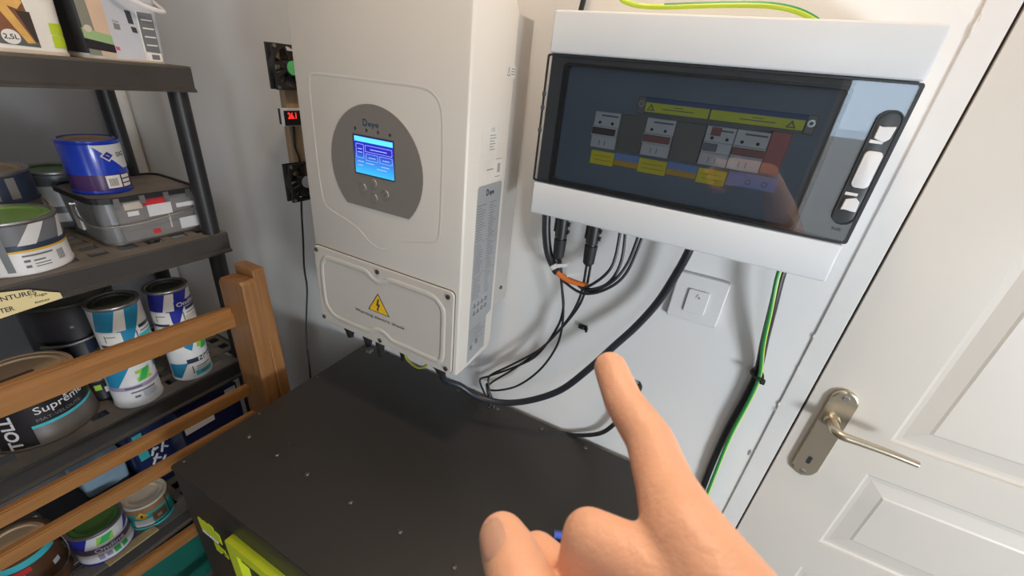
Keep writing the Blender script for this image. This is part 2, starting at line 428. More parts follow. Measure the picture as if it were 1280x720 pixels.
for e in [(DX0, DR)]:
    quad(bm, [(DX0, YD, zs[0]), (DX0, YD, DT), (DX0, WY+.04, DT), (DX0, WY+.04, zs[0])])
    quad(bm, [(DR, YD, zs[0]), (DR, YD, DT), (DR, WY+.04, DT), (DR, WY+.04, zs[0])])
    quad(bm, [(DX0, WY+.04, zs[0]), (DR, WY+.04, zs[0]), (DR, WY+.04, DT), (DX0, WY+.04, DT)])
    quad(bm, [(DX0, YD, DT), (DR, YD, DT), (DR, WY+.04, DT), (DX0, WY+.04, DT)])
door = struct('door_1', bm, 'door_paint')
h_ = obj('door_handle', prism(NB(), rrect(0.254, 0.2905, -0.556, -0.372, 0.0182, 8), FY, 0.691, WY-0.001, bev=0.003), 'satin_nickel', door, smooth=True, angle=18)
bm = NB()
tube(bm, [(0.2700, 0.692, -0.4300), (0.2695, 0.675, -0.4285), (0.2705, 0.661, -0.4275), (0.2790, 0.6535, -0.4268), (0.3000, 0.652, -0.4258), (0.3350, 0.652, -0.4262), (0.3700, 0.653, -0.4290)], 0.0088, seg=16, n=8, r_end=0.0048)
cyl(bm, (0.270, 0.692, -0.430), (0.270, 0.684, -0.430), 0.0125, 0.0105, 20)
obj('lever', bm, 'satin_nickel', h_, smooth=True, angle=60)
for z in (-0.384, -0.5465):
    bm = NB(); cyl(bm, (0.2722, 0.6915, z), (0.2722, 0.6898, z), 0.0045, 0.0040, 16)
    s_ = obj('screw', bm, 'screw_steel', h_, smooth=True)
bm = NB(); prism(bm, rrect(0.2690, 0.2752, -0.527, -0.511, 0.003, 5), FY, 0.6904, 0.6912); obj('keyhole', bm, 'black_matte', h_)

# ------------------------------------------------------------------ wall switch, wall clip, ceiling lamp
t = thing('wall_switch', 'square white light switch plate on the wall below the breaker box', 'switch', (0.0265, WY, -0.2925))
obj('plate', prism(NB(), rrect(-0.0140, 0.0665, -0.3345, -0.2505, 0.004, 4), FY, WY-0.009, WY-0.0003, bev=0.002), 'switch_white', t, smooth=True, angle=18)
obj('rocker', prism(NB(), rrect(0.0095, 0.0425, -0.3165, -0.2745, 0.003, 4), FY, WY-0.0125, WY-0.009, bev=0.001), 'switch_white', t, smooth=True, angle=18)
bm = NB()
for (a, b) in (((.0225, -.2865), (.0255, -.2800)), ((.0245, -.2850), (.0285, -.2870)), ((.0275, -.2845), (.0295, -.2885)), ((.0262, -.2885), (.0285, -.2872))):
    tube(bm, [(a[0], WY-.0127, a[1]), (b[0], WY-.0127, b[1])], 0.0004, seg=6, smooth=False)
obj('bell_symbol', bm, 'ink_grey', t)
t = thing('cable_clip', 'small black screw-on cable clip on the bare wall below the breaker box', 'clip', (-0.1525, WY, -0.4165))
bm = NB(); box(bm, -0.1600, -0.1450, WY-.006, WY-.0003, -0.4215, -0.4120, bev=0.001); obj('base', bm, 'black_plastic', t)
bm = NB(); box(bm, -0.1620, -0.1570, WY-.009, WY-.004, -0.4195, -0.4100, bev=.001); box(bm, -0.1475, -0.1430, WY-.009, WY-.004, -0.4235, -0.4140, bev=.001); obj('strap_slot', bm, 'black_matte', t)
bm = NB(); cyl(bm, (-0.1520, WY-.0062, -0.4168), (-0.1520, WY-.0075, -0.4168), 0.0022, seg=12); obj('screw', bm, 'screw_steel', t)
t = thing('ceiling_lamp', 'pendant bulb hanging from the ceiling above the viewpoint', 'lamp', (-0.12, 0.28, CZ))
obj('cord', tube(NB(), [(-.12, .28, CZ), (-.12, .28, .90)], 0.003, smooth=False), 'black_rubber', t)
obj('socket', cyl(NB(), (-.12, .28, .91), (-.12, .28, .865), 0.018, seg=20), 'black_plastic', t, smooth=True)
bm = NB(); lathe(bm, (-.12, .28, .835), [(0, .032), (.013, .03), (.017, .018), (.027, .0), (.025, -.012), (.014, -.024), (0, -.027)], 20)
obj('bulb', bm, 'bulb', t, smooth=True)

# ------------------------------------------------------------------ inverter
IX0, IX1, IYF, IYB, IZ0, IZ1 = -0.6437, -0.312, 0.491, 0.612, -0.477, 0.103
inv = thing('solar_inverter', 'tall white hybrid inverter with round grey display panel mounted on the wall', 'inverter', (-0.478, WY, IZ0))
prof = [(IYF, IZ0), (0.604, IZ0), (IYB, -0.455), (IYB, IZ1-.012), (0.600, IZ1), (IYF, IZ1)]
obj('case', prism(NB(), prof, FX, IX0, IX1, bev=0.006, seg=3), 'inverter_white', inv, smooth=True, angle=18)
bm = NB(); box(bm, IX0+.02, IX1-.002, IYB-.002, 0.664, -0.388, 0.088, bev=.002)
obj('heat_sink', bm, 'galv', inv)
bm = NB(); box(bm, IX0+.08, IX1-.05, 0.664, WY-.0005, -0.34, 0.05); obj('wall_bracket', bm, 'galv', inv)
bm = NB(); cyl(bm, (IX1-.003, 0.636, -0.355), (IX1+.0005, 0.636, -0.355), 0.0036, seg=14); obj('bracket_screw', bm, 'screw_dark', inv)
# embossed outline on the front
def emboss(pts, r, closed, m, name, y=IYF, parent=inv, n=6, k=0.0006):
    bm = NB(); tube(bm, [(a, y+k, b) for a, b in pts], r, seg=10, n=n, closed=closed, squash=Vector((0, 1, 0)))
    return obj(name, bm, m, parent, smooth=True, angle=80)
emboss([(-0.600, -0.0185), (-0.560, -0.0172), (-0.471, -0.0172), (-0.395, -0.0175), (-0.370, -0.024), (-0.357, -0.042), (-0.3535, -0.085), (-0.3535, -0.16), (-0.3560, -0.218),
        (-0.3647, -0.233), (-0.401, -0.242), (-0.432, -0.250), (-0.456, -0.268), (-0.475, -0.276), (-0.500, -0.270), (-0.530, -0.250), (-0.560, -0.240), (-0.592, -0.231), (-0.606, -0.217), (-0.611, -0.16), (-0.611, -0.06), (-0.609, -0.030)], 0.0042, True, 'inverter_white', 'embossed_outline', k=0.0013)
# cover plate
cov = obj('cover_plate', prism(NB(), rrect(-0.6425, -0.3215, -0.4735, -0.3085, 0.009, 4), FY, IYF-.0040, IYF+.001, bev=.0015), 'inverter_cover', inv, smooth=True, angle=18)
bm = NB(); ring(bm, rrect(-0.6432, -0.3205, -0.4740, -0.3072, 0.0095, 4), rrect(-0.6425, -0.3218, -0.4732, -0.3088, 0.009, 4), FY, IYF-.0006, IYF+.001); obj('cover_seam', bm, 'ink', inv)
pts = [(-0.604, -0.327), (-0.545, -0.3262), (-0.512, -0.3265), (-0.500, -0.334), (-0.4835, -0.3395), (-0.467, -0.334), (-0.455, -0.3275), (-0.42, -0.327), (-0.368, -0.328), (-0.350, -0.338), (-0.342, -0.352), (-0.3415, -0.39), (-0.3420, -0.440),
       (-0.3475, -0.4535), (-0.362, -0.4555), (-0.42, -0.4545), (-0.455, -0.4535), (-0.468, -0.446), (-0.4850, -0.4415), (-0.502, -0.446), (-0.515, -0.4535), (-0.56, -0.4545), (-0.600, -0.4530), (-0.617, -0.442), (-0.626, -0.426), (-0.627, -0.39), (-0.625, -0.350), (-0.618, -0.335)]
emboss(pts, 0.0062, True, 'inverter_cover', 'embossed_outline', y=IYF-.004, k=0.0010)
for (x, z) in ((-0.634, -0.317), (-0.4829, -0.319), (-0.3325, -0.319), (-0.6345, -0.4645), (-0.4850, -0.4645), (-0.3325, -0.4640)):
    bm = NB(); lathe_pts = None
    cyl(bm, (x, IYF-.0062, z), (x, IYF-.003, z), 0.0040, 0.0046, 16); cyl(bm, (x, IYF-.0064, z), (x, IYF-.0062, z), 0.0016, seg=6)
    obj('cover_screw', bm, 'screw_dark', inv, smooth=True)
tri = [(-0.4848, -0.3625), (-0.5105, -0.4035), (-0.4590, -0.4035)]
def inset_tri(t3, k):
    cx = sum(p[0] for p in t3)/3; cy = sum(p[1] for p in t3)/3
    return [(cx+(p[0]-cx)*k, cy+(p[1]-cy)*k) for p in t3]
w_ = obj('shock_sign', prism(NB(), tri, FY, IYF-.0045, IYF-.004), 'ink', inv)
obj('yellow_field', prism(NB(), inset_tri(tri, .88), FY, IYF-.0048, IYF-.0045), 'warn_yellow', w_)
bm = NB(); prism(bm, [(-.4850, -.3735), (-.4815, -.3735), (-.4845, -.3845), (-.4800, -.3845), (-.4855, -.3965), (-.4835, -.3965), (-.4865, -.4005), (-.4895, -.3960), (-.4875, -.3960), (-.4855, -.3885), (-.4895, -.3885)], FY, IYF-.0051, IYF-.0048)
obj('lightning_bolt', bm, 'ink', w_)
bm = NB(); text(bm, 'Warning electric shock', 0.0066, lambda u, v: (-0.4845+u, IYF-.0043, -0.4180+v), width=0.121, center=True, bold=.012); obj('warning_text', bm, 'ink', inv)
# display plate
a0 = math.asin(0.066/0.0935)
pl = [(-0.480+0.0935*math.cos(a), -0.142+0.0935*math.sin(a)) for a in [(-a0)+(math.pi+2*a0)*i/44 for i in range(45)]]
dp = obj('display_panel', prism(NB(), pl, FY, IYF-.0012, IYF+.001), 'taupe', inv)
obj('screen_bezel', prism(NB(), rrect(-0.5225, -0.4395, -0.1545, -0.0940, .001, 2), FY, IYF-.0016, IYF-.001), 'ink', dp)
b_ = BASE[inv.name]
M['screen'] = screen_mat('screen', (0.045, 0.45, 0.90), (0.015, 0.02, 0.42), -0.1515-b_.z, -0.118-b_.z, 1.25)
scr = obj('lcd_screen', flat(NB(), -0.5200, -0.4410, -0.1525, -0.0960, FY, IYF-.0019, IYF-.0014), M['screen'], dp)
# its drawn boxes (part of what the screen shows)
bm = NB(); flat(bm, -0.5190, -0.4420, -0.1040, -0.0968, FY, IYF-.00205, IYF-.0019); obj('screen_header', bm, 'screen_cyan', dp)
bm = NB()
for (x_0, x_1, z_0, z_1) in ((-.5165, -.5005, -.1285, -.1075), (-.4975, -.4435, -.1180, -.1080), (-.4965, -.4720, -.1310, -.1205), (-.4685, -.4435, -.1310, -.1205)):
    k = .0006; ring(bm, [(x_0, z_0), (x_1, z_0), (x_1, z_1), (x_0, z_1)], [(x_0+k, z_0+k), (x_1-k, z_0+k), (x_1-k, z_1-k), (x_0+k, z_1-k)], FY, IYF-.00205, IYF-.0019)
for (x_0, x_1, z) in ((-.513, -.504, -.1150), (-.513, -.504, -.1200), (-.487, -.454, -.1135), (-.491, -.477, -.1262), (-.463, -.449, -.1262), (-.515, -.502, -.1340), (-.497, -.480, -.1350), (-.466, -.450, -.1360), (-.514, -.504, -.1400), (-.475, -.455, -.1410)):
    flat(bm, x_0, x_1, z-.0006, z+.0006, FY, IYF-.00205, IYF-.0019)
obj('screen_menu', bm, 'screen_line', dp)
bm = NB(); text(bm, 'D', 0.0098, lambda u, v: (-0.5000+u, IYF-.0014, -0.0800+v), width=0.0095, bold=.03); text(bm, 'eye', 0.0080, lambda u, v: (-0.4895+u, IYF-.0014, -0.0800+v), width=0.0215, bold=.015); obj('logo_lettering', bm, 'ink_blue', dp)
for i, x in enumerate((-0.5160, -0.4930, -0.4700, -0.4470)):
    bm = NB(); prism(bm, [(x-.0015, -.0890), (x+.0015, -.0880), (x+.0018, -.0850), (x-.0005, -.0830), (x-.0020, -.0850)] if i < 3 else circ(x, -.0868, .0024, 12), FY, IYF-.0015, IYF-.001); obj('indicator', bm, 'ink', dp)
for (x, z) in ((-0.5068, -0.1753), (-0.4837, -0.1645), (-0.4836, -0.1880), (-0.4595, -0.1776)):
    bm = NB(); cyl(bm, (x, IYF-.0028, z), (x, IYF-.001, z), 0.0058, 0.0068, 20); obj('button', bm, 'taupe_button', dp, smooth=True)
bm = NB(); tube(bm, [(-.4610, IYF-.003, -.1790), (-.4598, IYF-.003, -.1800), (-.4575, IYF-.003, -.1755)], .0004, seg=6, smooth=False); obj('tick_symbol', bm, 'ink', dp)
# right side labels
SX = IX1
npl = obj('rating_plate', prism(NB(), [(0.528, -0.143)] + [(0.5245, -0.1465), (0.5225, -0.4655), (0.5820, -0.4600), (0.5825, -0.392), (0.5985, -0.386), (0.5985, -0.1465), (0.5955, -0.143)], FX, SX-.0005, SX+.0004), 'plate_grey', inv)
bm = NB(); text(bm, 'D', .0095, lambda u, v: (SX+.0007, .5500+u*.9, -.1600+v), width=.0085, bold=.04); text(bm, 'eye', .0080, lambda u, v: (SX+.0007, .5595+u, -.1600+v), width=.0145, bold=.03)
obj('plate_logo', bm, 'ink', npl)
bm = NB(); rnd = random.Random(2)
for i in range(38):
    z = -.1735-i*.0044
    a = rnd.uniform(.012, .026); b = rnd.uniform(.010, .022)
    if i in (14, 27): flat(bm, .5245, .5965, z, z+.0004, FX, SX+.0003, SX+.0006); continue
    flat(bm, .5275, .5275+a, z-.0004, z+.0006, FX, SX+.0003, SX+.0006); flat(bm, .5645, .5645+b, z-.0004, z+.0006, FX, SX+.0003, SX+.0006)
for i in range(7): flat(bm, .5255, .5255+rnd.uniform(.03, .054), -.398-i*.0048, -.3972-i*.0048, FX, SX+.0003, SX+.0006)
obj('plate_print', bm, 'ink_grey', npl)['kind'] = 'stuff'
for (y, z) in ((.530, -.4420), (.548, -.4370)):
    bm = NB(); flat(bm, y, y+.0075, z, z+.010, FX, SX+.0003, SX+.0006); obj('plate_mark', bm, 'ink_grey', npl)
bm = NB()
for r_, z in enumerate((-.351, -.3655)):
    for c_ in range(4):
        y = .537+c_*.0125
        if c_ < 3-r_: ring(bm, [(y-.0045, z-.004), (y+.0045, z-.004), (y, z+.0045)], [(y-.0026, z-.0028), (y+.0026, z-.0028), (y, z+.0022)], FX, SX+.0003, SX+.0006)
        else: ring(bm, circ(y, z, .004, 12), circ(y, z, .0026, 12), FX, SX+.0003, SX+.0006)
obj('plate_symbols', bm, 'ink', npl)
bm = NB(); flat(bm, .5265, .5720, -.0985, -.0560, FX, SX-.0005, SX+.0003); st = obj('serial_sticker', bm, 'sticker_cream', inv)
bm = NB(); text(bm, 'CE', .0050, lambda u, v: (SX+.0005, .552+u, -.0660+v), width=.010)
for i in range(6): flat(bm, .5500, .5500+rnd.uniform(.012, .019), -.0720-i*.0040, -.0710-i*.0040, FX, SX+.0003, SX+.0005)
obj('sticker_print', bm, 'ink_grey', st)
bm = NB(); flat(bm, .5245, .5955, -.1395, -.1060, FX, SX-.0005, SX+.0003); st = obj('serial_sticker', bm, 'sticker_cream', inv)
bm = NB(); flat(bm, .546, .566, -.1215, -.1200, FX, SX+.0003, SX+.0005)
for i in range(5): flat(bm, .5795+i*.0018, .5803+i*.0018, -.128, -.114, FX, SX+.0003, SX+.0005)
flat(bm, .573, .591, -.1075, -.1067, FX, SX+.0003, SX+.0005); flat(bm, .573, .589, -.1345, -.1337, FX, SX+.0003, SX+.0005)
obj('sticker_print', bm, 'ink_grey', st)
bm = NB(); flat(bm, .584, .6105, .0060, .0225, FX, SX-.0003, SX+.0003); st = obj('hot_surface_sticker', bm, 'sticker_cream', inv)
bm = NB(); ring(bm, [(.5860, .0085), (.5960, .0085), (.5910, .0205)], [(.5875, .0095), (.5945, .0095), (.5910, .0180)], FX, SX+.0003, SX+.0005)
for i in range(3): flat(bm, .5985, .6085, .0175-i*.0035, .0186-i*.0035, FX, SX+.0003, SX+.0005)
obj('sticker_print', bm, 'ink_grey', st)
# connectors under the case
for (x, y, r, l) in ((-0.614, .530, .012, .052), (-0.562, .530, .011, .056), (-0.530, .532, .010, .070), (-0.470, .535, .010, .056), (-0.372, .530, .018, .040)):
    bm = NB(); cyl(bm, (x, y, IZ0), (x, y, IZ0-l*.6), r, r, 12); cyl(bm, (x, y, IZ0-l*.6), (x, y, IZ0-l), r*.9, r*.55, 12)
    obj('cable_gland', bm, 'black_plastic', inv, smooth=True)
bm = NB(); tube(bm, [(-0.460, .528, IZ0), (-0.455, .522, -.506), (-.440, .520, -.519), (-.418, .520, -.521), (-.402, .524, -.508), (-.396, .53, IZ0)], .0028); obj('yellow_wire', bm, 'wire_yellow', inv, smooth=True)
bm = NB()
for (x, z) in ((-0.548, -.532),): box(bm, x, x+.010, .508, .520, z, z+.008, bev=.001)
obj('terminal', bm, 'screw_steel', inv)

# ------------------------------------------------------------------ cooling fans, batten, thermometer left of the inverter
FXP = -0.785
bat = obj('wooden_batten', box(NB(), -0.822, -0.8058, .590, .620, -.27, .012, bev=.001), 'batten_wood', base=(-0.815, .605, -.27))
tag(bat, 'narrow upright wooden batten carrying two black fans left of the inverter', 'batten')
def fan(zc, label, hub):
    yc = .600; t = thing('cooling_fan', label, 'fan', (FXP-.025, yc, zc), 'cooling fans on the wooden batten')
    bm = NB(); n = 40
    hole = [(yc+.0368*math.cos(2*math.pi*i/n), zc+.0368*math.sin(2*math.pi*i/n)) for i in range(n)]
    sq = []
    for (c_, s_) in [(math.cos(2*math.pi*i/n), math.sin(2*math.pi*i/n)) for i in range(n)]:
        k = .0390/max(abs(c_), abs(s_)); sq.append((yc+c_*k, zc+s_*k))
    ring(bm, sq, hole, FX, FXP-.004, FXP); ring(bm, sq, hole, FX, FXP-.020, FXP-.016)
    ring(bm, [(yc+.0389*math.cos(2*math.pi*i/n), zc+.0389*math.sin(2*math.pi*i/n)) for i in range(n)], hole, FX, FXP-.0165, FXP-.0035)
    obj('fan_frame', bm, 'black_plastic', t)
    bm = NB()
    for k in range(4):
        a = math.radians(20+90*k); d = Vector((0, math.cos(a), math.sin(a))); e = Vector((0, -math.sin(a), math.cos(a)))*.0022
        c0 = Vector((FXP-.0035, yc, zc)); p, q = c0+d*.012, c0+d*.0378
        vs = [p-e, p+e, q+e, q-e]; prism(bm, [(v.y, v.z) for v in vs], FX, FXP-.004, FXP-.0005)
    obj('spokes', bm, 'black_plastic', t)
    bm = NB(); cyl(bm, (FXP-.0185, yc, zc), (FXP-.0005, yc, zc), .0145, seg=24); obj('hub', bm, 'black_plastic', t, smooth=True)
    bm = NB(); cyl(bm, (FXP-.0005, yc, zc), (FXP+.0002, yc, zc), .0125, seg=24); obj('hub_sticker', bm, hub, t)
    for k in range(7):
        bm = NB(); a = 2*math.pi*k/7; vs = []
        for (r, da, dx) in ((.016, -.28, -.0175), (.0352, -.18, -.018), (.0352, .36, -.007), (.016, .22, -.007)):
            vs.append((FXP+dx, yc+r*math.cos(a+da), zc+r*math.sin(a+da)))
        f_ = quad(bm, vs); r_ = bmesh.ops.extrude_face_region(bm, geom=[f_])
        for v in r_['geom']:
            if isinstance(v, bmesh.types.BMVert): v.co.x -= .0012
        obj('fan_blade', bm, 'black_plastic', t)
    bm = NB()
    for sy in (-1, 1):
        for sz in (-1, 1): cyl(bm, (FXP, yc+sy*.0345, zc+sz*.0345), (FXP+.0025, yc+sy*.0345, zc+sz*.0345), .0032, seg=10)
    obj('screw', bm, 'screw_steel', t)
    return t
fan(-.0170, 'upper black cooling fan with green hub sticker left of the inverter', 'fan_sticker')
fan(-.2350, 'lower black cooling fan with grey hub sticker left of the inverter', 'fan_label')
t = thing('thermometer', 'small digital thermometer with red digits between the two black fans', 'thermometer', (-.81, .60, -.121))
obj('bezel', box(NB(), -.7935, FXP, .5655, .6120, -.1212, -.0885, bev=.0012), 'latch_white', t)
obj('back_case', box(NB(), -.8055, -.7936, .5700, .6100, -.1195, -.0905), 'black_plastic', t)
obj('display', flat(NB(), .5668, .6105, -.1200, -.0925, FX, FXP-.0005, FXP+.0004), 'black_plastic', t)
bm = NB(); text(bm, '26.1', .0110, lambda u, v: (FXP+.0007, .5750+u, -.1070+v), width=.0185, bold=.02); obj('red_digits', bm, 'led_red', t)
o = obj('thin_cable', tube(NB(), [(-.800, .602, -.272), (-.800, .591, -.280), (-.800, .5825, -.367), (-.8, .5755, -.434), (-.800, .5752, -.49), (-.80, .562, -.568), (-.80, .5545, -.635), (-.80, .5500, -.732), (-.80, .5415, -.87), (-.80, .54, -1.1)], .0021, seg=8), 'black_rubber', base=(-.80, .59, -.28), smooth=True)
tag(o, 'thin black cable hanging down from the lower fan', 'cable')
o = obj('fan_wire', tube(NB(), [(-.806, .600, -.122), (-.803, .597, -.140), (-.803, .596, -.165), (-.801, .600, -.185), (-.803, .602, -.197)], .0022, seg=8), 'black_rubber', base=(-.80, .59, -.12), smooth=True)
tag(o, 'short dark wire running from the red-digit thermometer to the lower fan', 'wire')

# ------------------------------------------------------------------ breaker box
BX0, BX1, BF, BZ0, BZ1 = -0.2515, 0.1535, 0.585, -0.180, 0.0905
FZ0, FZ1 = -0.1285, 0.0395                      # flap
box_t = thing('breaker_box', 'wide white breaker box with smoked flap mounted on the wall by the door', 'electrical box', (-.049, WY, BZ0))
bm = NB(); ring(bm, rrect(BX0+.003, BX1-.003, BZ0+.002, BZ1-.002, .006, 3), rrect(BX0+.007, BX1-.007, BZ0+.006, BZ1-.006, .004, 3), FY, BF+.010, WY-.0005)
obj('body', bm, 'box_white', box_t, smooth=True)
obj('top_fascia', box(NB(), BX0+.001, BX1-.001, BF, BF+.012, FZ1+.0015, BZ1, bev=.004, seg=3), 'box_white', box_t, smooth=True, angle=18)
obj('bottom_fascia', box(NB(), BX0+.001, BX1-.001, BF, BF+.012, BZ0, FZ0-.0015, bev=.004, seg=3), 'box_white', box_t, smooth=True, angle=18)
OX0, OX1, OZ0, OZ1 = -0.2245, 0.0975, -0.1255, 0.0300
bm = NB(); ring(bm, [(BX0+.004, FZ0-.002), (BX1-.004, FZ0-.002), (BX1-.004, FZ1+.002), (BX0+.004, FZ1+.002)], [(OX0, OZ0), (OX1, OZ0), (OX1, OZ1), (OX0, OZ1)], FY, BF+.006, BF+.011)
obj('inner_frame', bm, 'inner_dark', box_t)
obj('painted_reflection', prism(NB(), [(OX1+.001, OZ0+.002), (.1505, OZ0-.001), (.1505, FZ1-.001), (OX1-.004, FZ1-.001), (OX1+.001, OZ1-.004)], FY, BF+.0048, BF+.0062), 'inner_reflection', box_t)  # lighter plate that paints in the window's reflection on the flap
bm = NB(); ring(bm, rrect(OX0-.004, OX1+.0025, OZ0-.003, OZ1+.002, .006, 3), rrect(OX0, OX1-.001, OZ0+.001, OZ1-.001, .006, 3), FY, BF+.0045, BF+.0205); obj('gasket', bm, 'gasket', box_t)
bm = NB(); flat(bm, OX0-.002, OX1+.002, OZ0-.002, OZ1+.002, FY, BF+.020, BF+.023); obj('module_cover', bm, 'box_inner', box_t)
bm = NB(); prism(bm, rrect(BX0, BX1, FZ0, FZ1, .003, 2), FY, BF+.0005, BF+.0030); obj('flap_pane', bm, 'smoke', box_t)
bm = NB(); ring(bm, rrect(BX0-.0005, BX1+.0005, FZ0-.0008, FZ1+.0008, .003, 2), rrect(BX0+.0012, BX1-.0030, FZ0+.0014, FZ1-.0014, .002, 2), FY, BF+.0002, BF+.0042); obj('flap_rim', bm, 'gasket', box_t)
for z in (-.012, -.030, -.060):
    bm = NB(); box(bm, BX0-.0015, BX0+.003, BF-.001, BF+.004, z, z+.006, bev=.001); obj('hinge_lug', bm, 'latch_dark', box_t)
# latch
lt = obj('latch', prism(NB(), rrect(.1285, .1500, -.1070, .0135, .0105, 8), FY, BF-.0012, BF+.0004, bev=.0005), 'latch_dark', box_t, smooth=True)
bm = NB(); ring(bm, rrect(.1277, .1508, -.1078, .0143, .0112, 8), rrect(.1290, .1495, -.1065, .0130, .0102, 8), FY, BF-.0022, BF+.0002); obj('latch_rim', bm, 'gasket', lt)
obj('latch_button', prism(NB(), rrect(.1312, .1470, -.0650, -.0265, .0040, 5), FY, BF-.0045, BF-.001, bev=.001), 'latch_white', lt, smooth=True)
bm = NB(); prism(bm, [(.1325, -.0015), (.1365, -.0030), (.1405, -.0018), (.1470, -.0010), (.1460, -.0130), (.1420, -.0170), (.1325, -.0140)], FY, BF-.0035, BF-.001, bev=.0006); box(bm, .1300, .1420, BF-.0028, BF-.001, -.0190, -.0155, bev=.0006); obj('latch_catch', bm, 'latch_white', lt)
bm = NB(); prism(bm, [(.1325, -.0910), (.1365, -.0895), (.1405, -.0910), (.1470, -.0915), (.1465, -.0800), (.1420, -.0760), (.1330, -.0790)], FY, BF-.0035, BF-.001, bev=.0006); box(bm, .1300, .1420, BF-.0028, BF-.001, -.0745, -.0712, bev=.0006); obj('latch_catch', bm, 'latch_white', lt)
bm = NB(); text(bm, 'NE', .0034, lambda u, v: (.1335+u, BF-.0001, -.1155+v), width=.0095); obj('flap_lettering', bm, 'ink', box_t)
# top bar and labels inside (fixed to the cover)
bm = NB(); box(bm, -.1215, .0803, .6015, .6065, -.0179, .0010, bev=.001); bar = obj('label_rail', bm, 'label_navy', box_t)
bm = NB(); flat(bm, -.1215, .0803, -.0198, -.0165, FY, .6005, .6030); obj('rail_edge', bm, 'blank_grey', bar)
for (a, b) in ((-.1215, -.1123), (.0702, .0803)):
    e_ = obj('rail_end', box(NB(), a, b, .5995, .6062, -.0184, .0012, bev=.001), 'tub_grey', bar)
bm = NB()
for x in (-.1168, .0752): ring(bm, circ(x, -.0073, .0041, 14), circ(x, -.0073, .0021, 14), FY, .5980, .5995)
obj('rail_screws', bm, 'screw_steel', bar)
for (a, b, tx, k) in ((-.1113, -.0334, -.1041, 1), (-.0315, .0692, .0566, -1)):
    l_ = obj('warning_strip', flat(NB(), a, b, -.0160, -.0048, FY, .5995, .6020), 'label_yellowgreen', bar)
    bm = NB(); ring(bm, [(tx-.0050, -.0143), (tx+.0050, -.0143), (tx, -.0060)], [(tx-.0029, -.0132), (tx+.0029, -.0132), (tx, -.0085)], FY, .5990, .5996)
    m_ = (a+b)/2; flat(bm, m_-.0039, m_+.0077, -.0085, -.0076, FY, .5990, .5996); flat(bm, m_-.0174, m_+.0213, -.0116, -.0106, FY, .5990, .5996)
    obj('strip_print', bm, 'ink_grey', l_)
CVR = BF+.0200
def breaker(name, x0, x1, label, togg, tx0, tx1, cat='circuit breaker'):
    t = thing(name, label, cat, ((x0+x1)/2, CVR, -.0678))
    bm = NB(); prism(bm, [(CVR-.0003, -.0692), (.5980, -.0692), (.5980, -.0542), (.5930, -.0537), (.5930, -.0411), (.5980, -.0407), (.5980, -.0227), (CVR-.0003, -.0227)], lambda u, v, d: (d, u, v), x0+.0003, x1-.0003, bev=.0006)
    obj('housing', bm, 'breaker_white', t)
    bm = NB(); box(bm, tx0, tx1, .5895, .5940, -.0513, -.0426, bev=.001); obj('toggle', bm, togg, t)
    bm = NB()
    for x in (x0+.0087, x0+.0261):
        if x < x1: cyl(bm, (x, .5978, -.0363), (x, .5970, -.0363), .0020, seg=10)
    obj('terminal_screw', bm, 'black_matte', t)
    bm = NB(); flat(bm, x0+.0097, x1-.0029, -.0281, -.0261, FY, .5974, .5981)
    for k in range(2): flat(bm, (x0+x1)/2-.0058+k*.0077, (x0+x1)/2-.0050+k*.0077, -.0658, -.0590, FY, .5974, .5981)
    obj('housing_print', bm, 'ink_grey', t)
    return t
breaker('circuit_breaker', -.1757, -.1399, 'leftmost two-pole circuit breaker in the breaker box, dark toggle', 'breaker_toggle', -.1742, -.1423)
breaker('circuit_breaker', -.1050, -.0678, 'two-pole circuit breaker with brownish toggle between two dark blanking plates', 'toggle_red', -.1036, -.0697)
breaker('circuit_breaker', -.0305, .0034, 'circuit breaker with grey toggle and dark red badge right of the dark blanks', 'toggle_grey', -.0290, -.0126)
breaker('circuit_breaker', .0039, .0407, 'wide pinkish-toggle circuit breaker next to the red module', 'toggle_red', .0048, .0397)
bm = NB(); flat(bm, -.0247, -.0131, -.0334, -.0237, FY, .5965, .5983); o = obj('badge', bm, 'toggle_red', bpy.data.objects['circuit_breaker.002'])
t = obj('surge_module', box(NB(), .0411, .0620, .5990, CVR-.0003, -.0682, -.0198, bev=.001), 'module_red', base=(.0513, CVR, -.0678)); tag(t, 'dark red module at the right end of the row of breakers', 'module')
for (a, b, lab) in ((-.1399, -.1050, 'dark grey blanking plate between the first and second breakers from the left'), (-.0678, -.0308, 'dark grey blanking plate between the brown-toggle breaker and the grey-toggle breaker')):
    o = obj('blanking_plate', box(NB(), a+.0004, b-.0004, .5995, CVR-.0003, -.0692, -.0227, bev=.0008), 'blank_grey', base=((a+b)/2, CVR, -.0678)); tag(o, lab, 'blanking plate')
for (a, b) in ((-.1733, -.1394), (-.1041, -.0668), (-.0266, .0077)):
    l_ = obj('circuit_label', flat(NB(), a, b, -.0924, -.0741, FY, CVR-.0021, CVR), 'label_yellow', box_t)
    bm = NB(); flat(bm, a+.0039, b-.0048, -.0808, -.0799, FY, CVR-.0025, CVR-.0019); flat(bm, a+.0058, b-.0029, -.0866, -.0857, FY, CVR-.0025, CVR-.0019); obj('label_print', bm, 'label_orange', l_)
for (a, b) in ((-.1384, -.1045), (-.0658, -.0276)):
    l_ = obj('circuit_label', flat(NB(), a, b, -.0823, -.0731, FY, CVR-.0015, CVR), 'label_blue', box_t)
    obj('orange_band', flat(NB(), a, b, -.0895, -.0823, FY, CVR-.0015, CVR), 'label_orange', l_)
l_ = obj('circuit_label', flat(NB(), .0097, .0658, -.0891, -.0721, FY, CVR-.0015, CVR), 'label_blue', box_t)
bm = NB()
for x in (.0339, .0523): ring(bm, circ(x, -.0818, .0031, 12), circ(x, -.0818, .0023, 12), FY, CVR-.0019, CVR-.0014)
